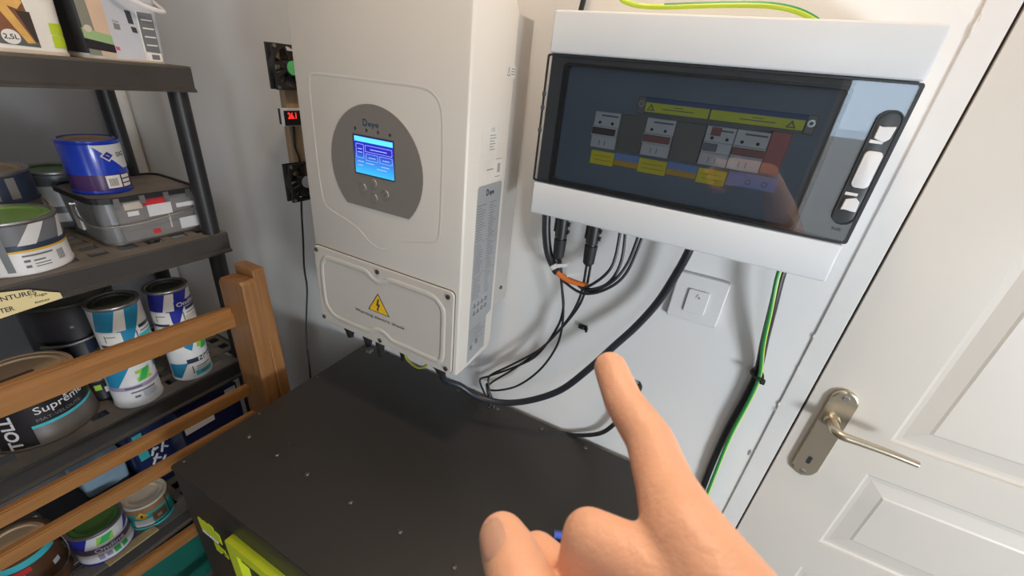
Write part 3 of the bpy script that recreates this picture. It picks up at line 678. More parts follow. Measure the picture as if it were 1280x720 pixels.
obj('label_print', bm, 'ink_blue', l_)

# ------------------------------------------------------------------ cables below and above the box
def cable(name, pts, r, m, label, cat='cable', group=None, seg=10, n=7):
    o = obj(name, tube(NB(), pts, r, seg=seg, n=n), m, base=pts[0], smooth=True, angle=80)
    return tag(o, label, cat, group)
bz = BZ0+.002
t = thing('cable_bundle', 'thick black cable bundle with orange tape at the left end of the breaker box', 'cable', (-.246, .655, bz))
obj('sheath', tube(NB(), [(-.2490, .655, bz), (-.2470, .655, -.205), (-.2423, .655, -.2369), (-.2327, .655, -.2690), (-.2150, .652, -.2925), (-.2100, .652, -.2965)], .0078, seg=14), 'black_rubber', t, smooth=True)
obj('orange_tape', tube(NB(), [(-.2170, .652, -.2902), (-.2050, .651, -.2990), (-.1846, .65, -.3055), (-.1500, .65, -.3060)], .0064, seg=12, r_end=.0048), 'orange_tape', t, smooth=True)
obj('clear_sleeve', tube(NB(), [(-.2205, .653, -.2865), (-.2150, .652, -.2925)], .0083, seg=12, smooth=False), 'sticker_white', t, smooth=True)
wires = [([(-.160, .65, -.3070), (-.1487, .645, -.3045), (-.123, .645, -.273), (-.1145, .65, -.2414), (-.1185, .655, bz)], 'first'),
         ([(-.162, .65, -.3085), (-.1406, .645, -.3070), (-.1138, .643, -.2837), (-.1034, .65, -.2426), (-.1115, .655, bz)], 'second'),
         ([(-.172, .65, -.3075), (-.144, .641, -.3100), (-.1095, .640, -.2816), (-.0925, .65, -.2438), (-.0857, .655, bz)], 'third'),
         ([(-.200, .652, -.3040), (-.1943, .65, -.3107), (-.1522, .638, -.3162), (-.1131, .638, -.2937), (-.0894, .648, -.2573), (-.0790, .655, bz)], 'fourth')]
for p, k in wires: cable('looped_wire', p, .0026, 'cable_navy', 'thin black wire looping up from the orange tape, %s of four from the left' % k, 'wire', 'looped wires under the breaker box', seg=8)
for (x, y, z, a, lab) in ((-.2005, .640, -.2800, .5, 'small white paper tag on the wires below the left plug connector'), (-.1760, .640, -.2900, -.5, 'small white paper tag on the wires between the two plug connectors')):
    tg = obj('cable_tag', prism(NB(), [(x-.012, z-.006), (x+.010, z+.003), (x+.012, z+.010), (x-.010, z+.002)], FY, y, y+.0005), 'sticker_white', base=(x, y, z)); tag(tg, lab, 'tag')
def plug(x, y, z0, x1, z1, label):
    t = thing('cable_connector', label, 'connector', (x, y, z0))
    P0, P1 = Vector((x, y, z0)), Vector((x1, y, z1)); L = lambda k: P0.lerp(P1, k)
    bm = NB(); cyl(bm, L(0), L(.12), .0092, .0092, 14); cyl(bm, L(.12), L(.55), .0112, .0106, 14); cyl(bm, L(.55), L(.60), .0088, .0088, 14); obj('plug_body', bm, 'black_plastic', t, smooth=True)
    bm = NB(); cyl(bm, L(.60), L(.95), .0110, .0098, 14); cyl(bm, L(.95), L(1), .0098, .0060, 14); obj('gland_nut', bm, 'black_matte', t, smooth=True)
    bm = NB()
    for k in (.16, .30, .44):
        c_ = L(k); box(bm, c_.x+.0095, c_.x+.0138, y-.004, y+.004, c_.z-.003, c_.z+.003, bev=.0008)
    c_ = L(.35); box(bm, c_.x-.0132, c_.x-.0098, y-.0035, y+.0035, c_.z-.012, c_.z+.012, bev=.0008)
    obj('locking_tab', bm, 'black_plastic', t)
    return t
plug(-.2165, .652, bz, -.2130, -.272, 'black plug connector under the breaker box beside the thick taped bundle')
plug(-.1600, .652, bz, -.1575, -.268, 'black plug connector under the breaker box beside the looped wires')
for pts, lab in (([(-.2150, .65, -.265), (-.2107, .65, -.2775), (-.1985, .652, -.3187), (-.1899, .66, -.3689), (-.198, .665, -.423), (-.2324, .67, -.5044), (-.2853, .675, -.5626), (-.3388, .675, -.6096), (-.3604, .67, -.628), (-.3398, .66, -.652), (-.3149, .65, -.672)], 'thin black wire from the left connector, ending in the outermost bent loop by the inverter'),
                 ([(-.2110, .65, -.265), (-.2062, .65, -.2762), (-.1967, .652, -.3245), (-.1872, .66, -.3855), (-.1896, .665, -.4538), (-.2189, .67, -.534), (-.2701, .675, -.6075), (-.3289, .675, -.6477), (-.3426, .67, -.6316), (-.3264, .66, -.665), (-.318, .66, -.678)], 'thin black wire from the left connector, sagging lowest above the battery cabinet'),
                 ([(-.1595, .65, -.262), (-.1593, .65, -.2704), (-.1601, .655, -.3229), (-.1703, .66, -.3707), (-.194, .667, -.4271), (-.2303, .673, -.4933), (-.2846, .678, -.569), (-.331, .676, -.6248), (-.3354, .67, -.6401), (-.3155, .66, -.664), (-.31, .655, -.678)], 'thin black wire from the right connector, second from the top where the wires fan out'),
                 ([(-.1545, .65, -.262), (-.1525, .65, -.2684), (-.1538, .655, -.316), (-.1628, .66, -.3594), (-.19, .662, -.42), (-.2262, .666, -.4835), (-.2865, .67, -.5521), (-.3293, .67, -.596), (-.3376, .668, -.615), (-.3253, .66, -.65), (-.32, .65, -.677)], 'thin black wire from the right connector, topmost where the wires fan out')):
    cable('connector_wire', pts, .0024, 'black_rubber', lab, 'wire', 'wires running from the two connectors', seg=8)
cable('power_cable', [(-.0070, .655, bz), (-.0091, .655, -.2055), (-.0165, .66, -.2463), (-.0314, .665, -.3049), (-.0542, .66, -.3587), (-.0836, .65, -.4111), (-.1153, .64, -.468), (-.158, .63, -.5321), (-.2156, .615, -.5767), (-.2711, .60, -.5977), (-.3211, .585, -.594), (-.3525, .57, -.5705), (-.3735, .545, -.548), (-.372, .532, -.518)], .0066, 'cable_navy', 'thick black cable sagging from the breaker box to the underside of the inverter', seg=14)
t = thing('hooked_cable', 'black cable hooked out of a small hole in the wall beside the pointing finger', 'cable', (-.0218, WY, -.5008))
obj('sheath', tube(NB(), [(-.0250, .699, -.4985), (-.0200, .690, -.4985), (-.0195, .682, -.5030), (-.0226, .678, -.5127), (-.0282, .680, -.5542), (-.0458, .685, -.6067), (-.0695, .688, -.6496), (-.1149, .690, -.6830), (-.1564, .692, -.700)], .0046), 'black_rubber', t, smooth=True)
obj('hole_sleeve', tube(NB(), [(-.0385, .6985, -.4975), (-.0240, .693, -.4985)], .0050, smooth=False), 'tub_steel', t, smooth=True)
cable('black_cable', [(.1179, .655, bz), (.1179, .655, -.2065), (.1258, .66, -.2585), (.1364, .675, -.3196), (.1475, .687, -.3793), (.1485, .690, -.4344), (.1440, .690, -.5196), (.1440, .690, -.6026), (.1480, .692, -.688), (.1550, .692, -.7674), (.156, .692, -1.2)], .0060, 'black_rubber', 'black cable running down the wall between the switch and the door', seg=12)
t = thing('earth_wire', 'green and yellow earth wire running down the wall beside the door frame', 'wire', (.1125, .650, bz))
eg = [(.1125, .650, bz), (.1135, .650, -.2076), (.1228, .652, -.2603), (.1345, .664, -.3216), (.1505, .677, -.3834), (.1530, .680, -.4344), (.1500, .680, -.5196), (.1525, .681, -.6026), (.1565, .683, -.688), (.160, .684, -.7674), (.16, .685, -1.2)]
obj('green_stripe', tube(NB(), eg, .0029, seg=10), 'wire_green', t, smooth=True)
obj('yellow_stripe', tube(NB(), [(x+.0019, y-.0004, z-.0006) for x, y, z in eg], .0016, seg=8), 'wire_lime', t, smooth=True)
t = thing('cable_tie', 'black cable tie holding the green earth wire and black cable together', 'cable tie', (.1490, .684, -.388))
bm = NB(); tube(bm, [(.1395, .684, -.3870), (.1450, .672, -.3880), (.1545, .672, -.3885), (.1570, .684, -.3885), (.1545, .696, -.3880), (.1450, .6965, -.3870)], .0022, closed=True, seg=8); obj('strap', bm, 'black_matte', t, smooth=True)
bm = NB(); box(bm, .1535, .1605, .668, .675, -.3950, -.3870, bev=.001); obj('tie_head', bm, 'black_matte', t)
t = thing('green_yellow_wire', 'bright green and yellow wire looping along the top of the breaker box', 'wire', (-.152, .63, BZ1))
F_ = [(-.1930, .62, .1290), (-.1772, .62, .1112), (-.1666, .62, .1055), (-.152, .63, .1040), (-.1219, .63, .1035), (-.0843, .63, .1055), (-.0444, .63, .1072), (-.0067, .63, .1075), (.0224, .63, .1035), (.0450, .63, .0950), (.052, .63, BZ1-.002)]
obj('yellow_stripe', tube(NB(), F_, .0030), 'wire_lime', t, smooth=True)
obj('green_stripe', tube(NB(), [(x, y, z+.0016) for x, y, z in F_[4:]], .0024, seg=8), 'wire_green', t, smooth=True)
cable('feed_cable', [(-.237, .665, .30), (-.2385, .662, .14), (-.2400, .660, .1138), (-.2436, .660, BZ1-.002)], .0038, 'black_rubber', 'dark cable entering the top left corner of the breaker box from above')

# ------------------------------------------------------------------ battery cabinet
AX0, AX1, AY0, AY1, AZ = -0.742, 0.100, 0.2066, 0.690, -0.690
ba = thing('battery_cabinet', 'large black metal battery cabinet on the floor under the inverter', 'battery', (-.32, .45, FLOOR))
obj('cabinet_body', box(NB(), AX0+.002, AX1-.002, AY0+.002, AY1-.001, -1.41, AZ-.006, bev=.003), 'battery_black', ba, smooth=True, angle=18)
obj('top_panel', prism(NB(), rrect(AX0, AX1, AY0, AY1, .006, 4), lambda u, v, d: (u, v, d), AZ-.0055, AZ, bev=.0018), 'battery_black', ba, smooth=True, angle=18)
scr_pts = [(-.6913, .3228), (-.6065, .3225), (-.5228, .3232), (-.4133, .3233), (-.3039, .3267), (-.194, .3267), (-.0846, .326), (.025, .326),
           (-.4200, .6705), (-.3072, .6705), (-.1927, .6703), (-.0886, .6723), (.025, .672), (-.7320, .2258), (-.7326, .3726), (-.7321, .5217), (-.732, .665), (-.613, .3531)]
for (x, y) in scr_pts:
    small = (x, y) == scr_pts[-1]; r = .0045 if y > .3 and x > -.7 else .0028
    if small: r = .0012
    bm = NB(); lathe(bm, (x, y, AZ), [(r*1.05, 0), (r, r*.35), (r*.65, r*.62), (r*.45, r*.64), (r*.38, r*.35), (0, r*.35)], 12)
    obj('screw', bm, 'screw_dark', ba, smooth=True)
bm = NB(); cyl(bm, (-.441, AY0, -.6985), (-.441, AY0+.004, -.6985), .0020, seg=10); obj('screw', bm, 'screw_dark', ba)
# lime logo: bars over a lettered band
bm = NB()
for (x0, x1, z0, z1) in ((-.706, -.6905, -.8420, -.8060), (-.6900, -.6740, -.8420, -.8045), (-.6735, -.6560, -.8420, -.8010), (-.6555, -.6400, -.8420, -.8100)):
    prism(bm, [(x0, z0), (x1, z0), (x1, z1-.004), (x1-.006, z1-.001), (x0+.004, z1), (x0, z1-.003)], FY, AY0+.0010, AY0+.0022)
for (x0, x1, z0, z1) in ((-.672, -.6560, -.8850, -.8580), (-.6560, -.6380, -.8760, -.8600), (-.645, -.6330, -.8830, -.8700)): flat(bm, x0, x1, z0, z1, FY, AY0+.0010, AY0+.0022)
obj('lime_emblem', bm, 'lime', ba)
bm = NB()
for i in range(7): x = -.7060+i*.0074; flat(bm, x, x+.0052, -.8530, -.8455, FY, AY0+.0010, AY0+.0022)
obj('emblem_band', bm, 'sticker_white', ba)
hz0, hz1, hx0, hx1 = -.950, -.760, -.585, -.385
hd = obj('handle', ring(NB(), rrect(hx0, hx1, hz0, hz1, .006, 4), rrect(hx0+.026, hx1-.026, hz0+.026, hz1-.026, .004, 4), FY, AY0-.012, AY0+.0025), 'lime', ba, smooth=True, angle=18)
bm = NB(); flat(bm, hx0+.024, hx1-.024, hz0+.024, hz1-.024, FY, AY0+.0005, AY0+.002); obj('handle_recess', bm, 'black_matte', hd)
bm = NB(); box(bm, hx0+.026, hx1-.026, AY0-.008, AY0+.001, hz1-.050, hz1-.036, bev=.002); obj('grip_bar', bm, 'black_plastic', hd)
for x in (AX0+.08, AX1-.08):
    for y in (AY0+.07, AY1-.07):
        bm = NB(); cyl(bm, (x-.018, y, FLOOR+.035), (x+.018, y, FLOOR+.035), .035, seg=20); box(bm, x-.025, x+.025, y-.025, y+.025, FLOOR+.06, -1.408); obj('caster', bm, 'black_rubber', ba)
t = thing('marker_pen', 'blue marker pen lying on the battery cabinet behind the thumb', 'pen', (-.03, .47, AZ))
obj('barrel', cyl(NB(), (-.076, .455, AZ+.0066), (.030, .492, AZ+.0066), .0065, seg=14), 'blue_marker', t, smooth=True)
obj('cap', cyl(NB(), (.030, .492, AZ+.0072), (.068, .505, AZ+.0072), .0071, seg=14), 'black_plastic', t, smooth=True)

# ------------------------------------------------------------------ shelving unit
SF, SB, SY0, SY1 = -1.040, -1.400, -0.30, 0.552
TIERS = [-.037, -.400, -.765, -1.135, -1.450]
sh = thing('shelving_unit', 'black plastic shelving unit full of paint cans against the left wall', 'shelf', (-1.22, .126, FLOOR))
PX = (SF-.022, SB+.022); PY = (SY1-.024, SY0+.024)
for z in TIERS:
    zt = z
    bm = NB()
    prism(bm, [(SF, zt), (SF+.002, zt-.004), (SF+.001, zt-.040), (SF+.007, zt-.044), (SF+.007, zt-.0485), (SF-.006, zt-.0485), (SF-.006, zt-.006), (SF-.030, zt-.006), (SF-.030, zt)], lambda u, v, d: (u, d, v), SY0, SY1)
    obj('shelf_front', bm, 'shelf_black', sh)
    bm = NB()
    box(bm, SB, SF-.006, SY1-.006, SY1, zt-.0475, zt-.0005); box(bm, SB, SF-.006, SY0, SY0+.006, zt-.0475, zt-.0005); box(bm, SB, SB+.006, SY0+.006, SY1-.006, zt-.0475, zt-.0005)
    obj('shelf_rim', bm, 'shelf_black', sh)
    bm = NB(); n = 17; dy = (SY1-SY0-.012)/n
    for i in range(n+1):
        y = SY0+.006+dy*i; box(bm, SB+.006, SF-.030, max(y-.009, SY0+.006), min(y+.009, SY1-.006), zt-.005, zt-.0008)
    for k in range(8):
        x = SB+.006+(SF-.030-SB-.006)*k/7; box(bm, max(x-.009, SB+.006), min(x+.009, SF-.0305), SY0+.0065, SY1-.0065, zt-.0049, zt-.0006)
    obj('shelf_grid', bm, 'shelf_dusty', sh)
    bm = NB(); box(bm, SF-.0295, SF-.001, SY0+.001, SY1-.001, zt-.0004, zt+.0003); obj('shelf_edge', bm, 'shelf_dusty', sh)
for px in PX:
    for py in PY:
        for a, b in zip(TIERS, TIERS[1:]+[None]):
            if b is None: zz = (FLOOR, a-.0485)
            else: zz = (b+.0004, a-.0485)
            bm = NB(); cyl(bm, (px, py, zz[0]), (px, py, zz[1]), .0185, .0178, 16)
            obj('post', bm, 'black_plastic', sh, smooth=True)
t = thing('paper_sign', 'cream paper sign with handwritten lettering stuck on the edge of the middle shelf', 'sign', (SF+.009, .17, -.45))
sg = [(.02, -.461), (.2345, -.446), (.2340, -.4345), (.2200, -.4270), (.198, -.4135), (.166, -.4065), (.12, -.402), (.02, -.405)]
obj('paper', prism(NB(), sg, FX, SF+.0085, SF+.0092), 'paper_cream', t)
bm = NB(); mp = lambda y, z: (lambda u, v: (SF+.0097, y+u, z+v-u*.06))
text(bm, 'PEINTURES', .0085, mp(.148, -.4215), width=.058, bold=.015); text(bm, 'INTER', .0085, mp(.146, -.4420), width=.027, bold=.015)
text(bm, '- fuga', .0050, mp(.1960, -.4295), width=.022, bold=.01); text(bm, 'exter', .0050, mp(.1985, -.4420), width=.020, bold=.01)
obj('handwriting', bm, 'ink', t)

# ------------------------------------------------------------------ cans
class Can:
    def __init__(s, name, label, x, y, z, R, h, body='can_white', lid='lid_olive', rim='tin', face=None, group=None, cat='paint can', taper=0.0, seg=56):
        s.R, s.h, s.c, s.tp = R, h, (x, y, z), taper
        s.a = math.atan2(-y, -x) if face is None else face
        s.t = thing(name, label, cat, (x, y, z), group)
        k = .0016; f = lambda q: R+taper*q
        bm = NB(); lathe(bm, s.c, [(0, .0005), (R-.002, .0005), (R+k*.7, .0005), (R+k, .003), (R+k*.7, .0055), (R, .0075), (f(1), h-.0075)], seg); s.body = obj('can_body', bm, body, s.t, smooth=True)
        R2 = f(1)
        bm = NB(); lathe(bm, s.c, [(R2-.0005, h-.008), (R2+k*.8, h-.005), (R2+k, h-.002), (R2+k*.5, h), (R2-.004, h), (R2-.0065, h-.003)], seg); obj('rim', bm, rim, s.t, smooth=True)
        bm = NB(); lathe(bm, s.c, [(R2-.0060, h-.0035), (R2-.009, h-.0012), (R2-.015, h-.0012), (R2-.017, h-.005), (0, h-.005)], seg); obj('lid', bm, lid, s.t, smooth=True)
    def m(s, u, v, d=.0004):
        R = s.R+s.tp*v/s.h; a = s.a+u/s.R
        return (s.c[0]+(R+d)*math.cos(a), s.c[1]+(R+d)*math.sin(a), s.c[2]+v)
    def quad(s, name, mt, qs, d=.0004, n=8, parent=None):
        bm = NB()
        for q in qs:
            (a, b, c, e) = q          # bl, br, tr, tl as (u, v)
            span = max(abs(a[0]-b[0]), abs(c[0]-e[0])); lean = max(abs(e[0]-a[0]), abs(c[0]-b[0]))
            n = max(1, math.ceil(span/s.R/.13)); k = max(1, math.ceil(lean/s.R/.13)); g = []
            for j in range(k+1):
                w_ = j/k; row = []
                for i in range(n+1):
                    t = i/n
                    lo = (a[0]+(b[0]-a[0])*t, a[1]+(b[1]-a[1])*t); hi = (e[0]+(c[0]-e[0])*t, e[1]+(c[1]-e[1])*t)
                    row.append(bm.verts.new(s.m(lo[0]+(hi[0]-lo[0])*w_, lo[1]+(hi[1]-lo[1])*w_, d)))
                g.append(row)
            for p, q2 in zip(g, g[1:]):
                for i in range(n): bm.faces.new((p[i], p[i+1], q2[i+1], q2[i]))
        return obj(name, bm, mt, parent or s.t, smooth=True)
    def rect(s, name, mt, rs, d=.0004, n=10): return s.quad(name, mt, [((a, c), (b, c), (b, e), (a, e)) for a, b, c, e in rs], d, n)
    def text(s, name, mt, items, d=.0009):
        bm = NB()
        for (st, u, v, hh, w, bold) in items: text(bm, st, hh, lambda p, q: s.m(u+p, v+q, d), width=w, bold=bold)
        return obj(name, bm, mt, s.t)
    def bail(s, a0, drop, zf=.8, m='tin', r=.0013, out=.006):
        """wire handle hanging down across the side that looks along angle a0"""
        R = s.R+s.tp+out; pts = []
        for i in range(13):
            a = a0-1.45+2.9*i/12; z = s.h*zf-drop*math.sin(math.pi*i/12)**.8
            pts.append((s.c[0]+R*math.cos(a), s.c[1]+R*math.sin(a), s.c[2]+z))
        o = obj('wire_handle', tube(NB(), pts, r, seg=6, n=3), m, s.t, smooth=True)
        bm = NB()
        for p in (pts[0], pts[-1]):
            q = Vector((s.c[0], s.c[1], p[2])); d = (Vector(p)-q).normalized(); cyl(bm, q+d*(s.R-.001), q+d*(R+.002), .005, .004, 10)
        obj('handle_ear', bm, m, s.t, smooth=True)
T1, T2, T3, T4 = (z+.0006 for z in TIERS[:4])
FACE = lambda x, y, d=0: math.atan2(-y, -x)+math.radians(d)

# --- second tier
c = Can('paint_can', 'short can with bright green lid and grey striped label at the shelf edge', -1.125, .228, T2, .066, .098, 'can_white', 'lid_green', face=FACE(-1.125, .228, 10))
c.rect('grey_field', 'can_charcoal', [(-.19, .19, .056, .091)]); c.quad('white_stripe', 'can_white', [((-.012, .055), (.012, .055), (.034, .0912), (.012, .0912)), ((.050, .055), (.066, .055), (.080, .0912), (.064, .0912))], d=.0012)
c.rect('navy_band', 'can_darkblue', [(-.19, .19, .046, .0565)], d=.0008); c.rect('gold_line', 'can_gold', [(-.19, .19, .0425, .0462)], d=.0009)
c.rect('seam', 'tub_steel', [(-.036, -.026, .008, .090)], d=.0012)
c.rect('small_print', 'ink_grey', [(-.012, .030, .034, .037), (-.012, -.004, .0235, .028), (0.0, .016, .024, .0265), (-.012, -.005, .013, .018), (0, .022, .018, .0195), (0, .022, .013, .0145)], d=.0008); c.rect('bar_code', 'can_charcoal', [(.036+i*.0028, .0374+i*.0028, .015, .034) for i in range(5)], d=.0008)
c = Can('paint_can', 'tall dark can with beige dusty lid and orange lower band behind the green-lidded can', -1.275, .245, T2, .075, .150, 'can_darkblue', 'lid_beige', 'tin')
c.rect('orange_band', 'can_brown', [(-.2, .2, .008, .085)]); c.rect('metal_hoop', 'tin', [(-.23, .23, .080, .090)], d=.002); c.rect('orange_patch', 'can_orange', [(-.03, .045, .055, .076)], d=.0008); c.rect('pale_patch', 'tub_grey', [(.0, .02, .10, .14), (.035, .05, .10, .14)], d=.0008)
c.bail(FACE(-1.27, .24, 65), .055, .80, 'tin', .0016)
c = Can('paint_can', 'dark green lidded can in the shadow at the back of the second shelf', -1.345, .375, T2, .058, .125, 'can_charcoal', 'lid_darkgreen')
c.rect('white_label', 'can_white', [(-.04, .04, .05, .095), (-.04, .04, .015, .035)])
# rectangular metal paint tub
tb = thing('paint_tub', 'flat rectangular grey metal paint tub with black lid under the blue can', 'paint tub', (-1.20, .447, T2))
hx = .100
def rprism(bm, x0, x1, y0, y1, z0, z1, r, grow=0.0, n=6):
    lo = rrect(x0, x1, y0, y1, r, n); hi = rrect(x0-grow, x1+grow, y0-grow, y1+grow, r, n)
    A = [bm.verts.new((x, y, z0)) for x, y in lo]; B = [bm.verts.new((x, y, z1)) for x, y in hi]; m = len(A)
    for i in range(m): bm.faces.new((A[i], A[(i+1) % m], B[(i+1) % m], B[i]))
    bm.faces.new(A[::-1]); bm.faces.new(B); return bm
obj('tub_body', rprism(NB(), -1.275, -1.105, .352, .532, T2, T2+hx-.004, .026, .005), 'tub_grey', tb, smooth=True, angle=60)
obj('base_rim', rprism(NB(), -1.2765, -1.1035, .3505, .5335, T2+.0002, T2+.005, .026), 'tin', tb, smooth=True, angle=60)
obj('lid', rprism(NB(), -1.284, -1.096, .343, .541, T2+hx-.004, T2+hx+.001, .028), 'black_plastic', tb, smooth=True, angle=60)
bm = NB(); ring(bm, rrect(-1.286, -1.094, .341, .543, .030, 5), rrect(-1.281, -1.099, .346, .538, .026, 5), lambda u, v, d: (u, v, d), T2+hx-.006, T2+hx+.005); obj('lid_rim', bm, 'black_plastic', tb)
obj('lid_dust', rprism(NB(), -1.279, -1.101, .348, .536, T2+hx+.001, T2+hx+.0016, .024), 'shelf_dusty', tb)
mpx = lambda u, v, d: (-1.1046+.0048*(v-T2)/hx+d, u, v)   # on its +X face, which leans out a little
for i in range(4):
    bm = NB(); y = .375+i*.045; flat(bm, y, y+.010, T2+hx-.014, T2+hx+.003, lambda u, v, d: (d, u, v), -1.0945, -1.0925); obj('lid_clip', bm, 'tin', tb)
bm = NB()
A = [(-1.131+.0265*math.cos(math.radians(a)), .378+.0265*math.sin(math.radians(a))) for a in range(-95, 6, 10)]
for (p, q) in zip(A, A[1:]):
    quad(bm, [(p[0]+.0005, p[1]-.0005, T2+.006), (q[0]+.0005, q[1]-.0005, T2+.006), (q[0]+.0055, q[1]-.0045, T2+hx-.008), (p[0]+.0055, p[1]-.0045, T2+hx-.008)])
obj('bare_metal_corner', bm, 'tub_steel', tb, smooth=True)
for (nm, mt, rs) in (('red_label', 'can_red', [(.425, .468, .078, .092), (.432, .446, .012, .022)]), ('white_label', 'can_white', [(.432, .478, .052, .078), (.395, .415, .060, .070), (.488, .527, .062, .072), (.488, .527, .010, .036)]), ('cream_label', 'lid_pale', [(.392, .424, .074, .090), (.468, .471, .018, .05)])):
    bm = NB()
    for (a, b, z0, z1) in rs: flat(bm, a, b, T2+z0, T2+z1, lambda u, v, d: mpx(u, v, d), -.001, .0009)
    obj(nm, bm, mt, tb)
bm = NB(); flat(bm, -1.225, -1.200, T2+.018, T2+.070, lambda u, v, d: (u, d, v), .3470, .3530); obj('white_label', bm, 'sticker_white', tb)
bm = NB(); tube(bm, [(-1.200, .342, T2+.078), (-1.180, .338, T2+.062), (-1.130, .336, T2+.050), (-1.098, .350, T2+.046), (-1.090, .40, T2+.044), (-1.090, .47, T2+.050), (-1.094, .53, T2+.058), (-1.11, .5425, T2+.066)], .0015, seg=6, n=4); obj('wire_handle', bm, 'steel', tb, smooth=True)
bm = NB(); cyl(bm, (-1.200, .349, T2+.078), (-1.200, .339, T2+.078), .006, .004, 12); obj('handle_ear', bm, 'steel', tb, smooth=True)
c = Can('paint_can', 'glossy blue can with white diagonal corner standing on the grey metal tub', -1.188, .400, T2+hx+.0020, .0485, .108, 'can_blue', 'lid_beige', 'can_blue', face=FACE(-1.188, .397, 0), taper=.001)
c.rect('purple_band', 'can_purple', [(-.15, .15, .008, .040)]); c.quad('white_corner', 'can_white', [((.047, .050), (.075, .050), (.075, .0995), (.000, .0995))], d=.0006); 
c.quad('emblem', 'can_white', [((.010, .078), (.0225, .066), (.035, .078), (.0225, .090))], d=.0009); c.quad('emblem_inner', 'can_navy', [((.0135, .078), (.0225, .0695), (.0315, .078), (.0225, .0865))], d=.0012); c.quad('emblem_mark', 'can_white', [((.0185, .0805), (.0225, .077), (.0265, .0755), (.0225, .0795))], d=.0015)
c.text('lettering', 'ink', [('SIG', .0385, .0745, .0085, .020, .02)])
c.rect('white_label', 'sticker_white', [(.008, .033, .012, .038), (.036, .056, .030, .037), (.036, .056, .021, .0275), (.036, .056, .012, .0185)], d=.0008); c.rect('bar_code', 'ink_grey', [(.012+i*.0026, .0135+i*.0026, .016, .032) for i in range(6)], d=.001)

# --- third tier
c = Can('paint_tub', 'round dark tub with beige lid and silver lettering on the third shelf', -1.160, .157, T3, .088, .131, 'can_taupe', 'lid_beige', 'lid_beige', face=FACE(-1.16, .157, 6), taper=-.008, cat='paint tub')
c.rect('black_field', 'can_black', [(-.20, .10, .052, .123)]); c.rect('aqua_line', 'can_aqua', [(-.028, .10, .0455, .052)], d=.0007); c.rect('black_panel', 'can_black', [(-.085, -.028, .004, .060)], d=.0007)
c.text('brand_lettering', 'can_white', [('Suprême', -.016, .075, .0165, .092, .006)]); c.text('finish_lettering', 'tub_grey', [('MAT-VELOUTÉ', -.018, .058, .0070, .078, .0)])
bm = NB(); text(bm, 'TOLL', .019, lambda p, q: c.m(-.050-q, .006+p, .0012), width=.080, bold=.03); obj('side_lettering', bm, 'can_white', c.t)
c.rect('cream_label', 'lid_pale', [(.035, .062, .090, .118)], d=.0008)
bm = NB(); flat(bm, -.030, .022, -.0042, .0042, lambda u, v, d: (c.c[0]+v, c.c[1]+u, d), T3+.1268, T3+.1276); obj('lid_lettering', bm, 'can_brown', c.t)
c = Can('paint_bucket', 'large dark bucket with grey lever handle at the back of the third shelf', -1.303, .300, T3, .084, .215, 'can_black', 'lid_olive', 'lid_olive', cat='bucket')
c.rect('navy_band', 'can_darkblue', [(.0, .18, .04, .12)], d=.0006)
bm = NB(); P_ = [c.m(u, v, .006) for u, v in ((-.070, .118), (-.045, .117), (-.01, .121), (.03, .129), (.065, .140), (.10, .154))]; tube(bm, P_, .0048, seg=8, n=5, r_end=.0040); obj('lever_handle', bm, 'tin', c.t, smooth=True)
c.rect('print_patch', 'tub_grey', [(.02, .028, .170, .178), (.034, .041, .172, .180), (-.012, -.006, .158, .164)], d=.0009)
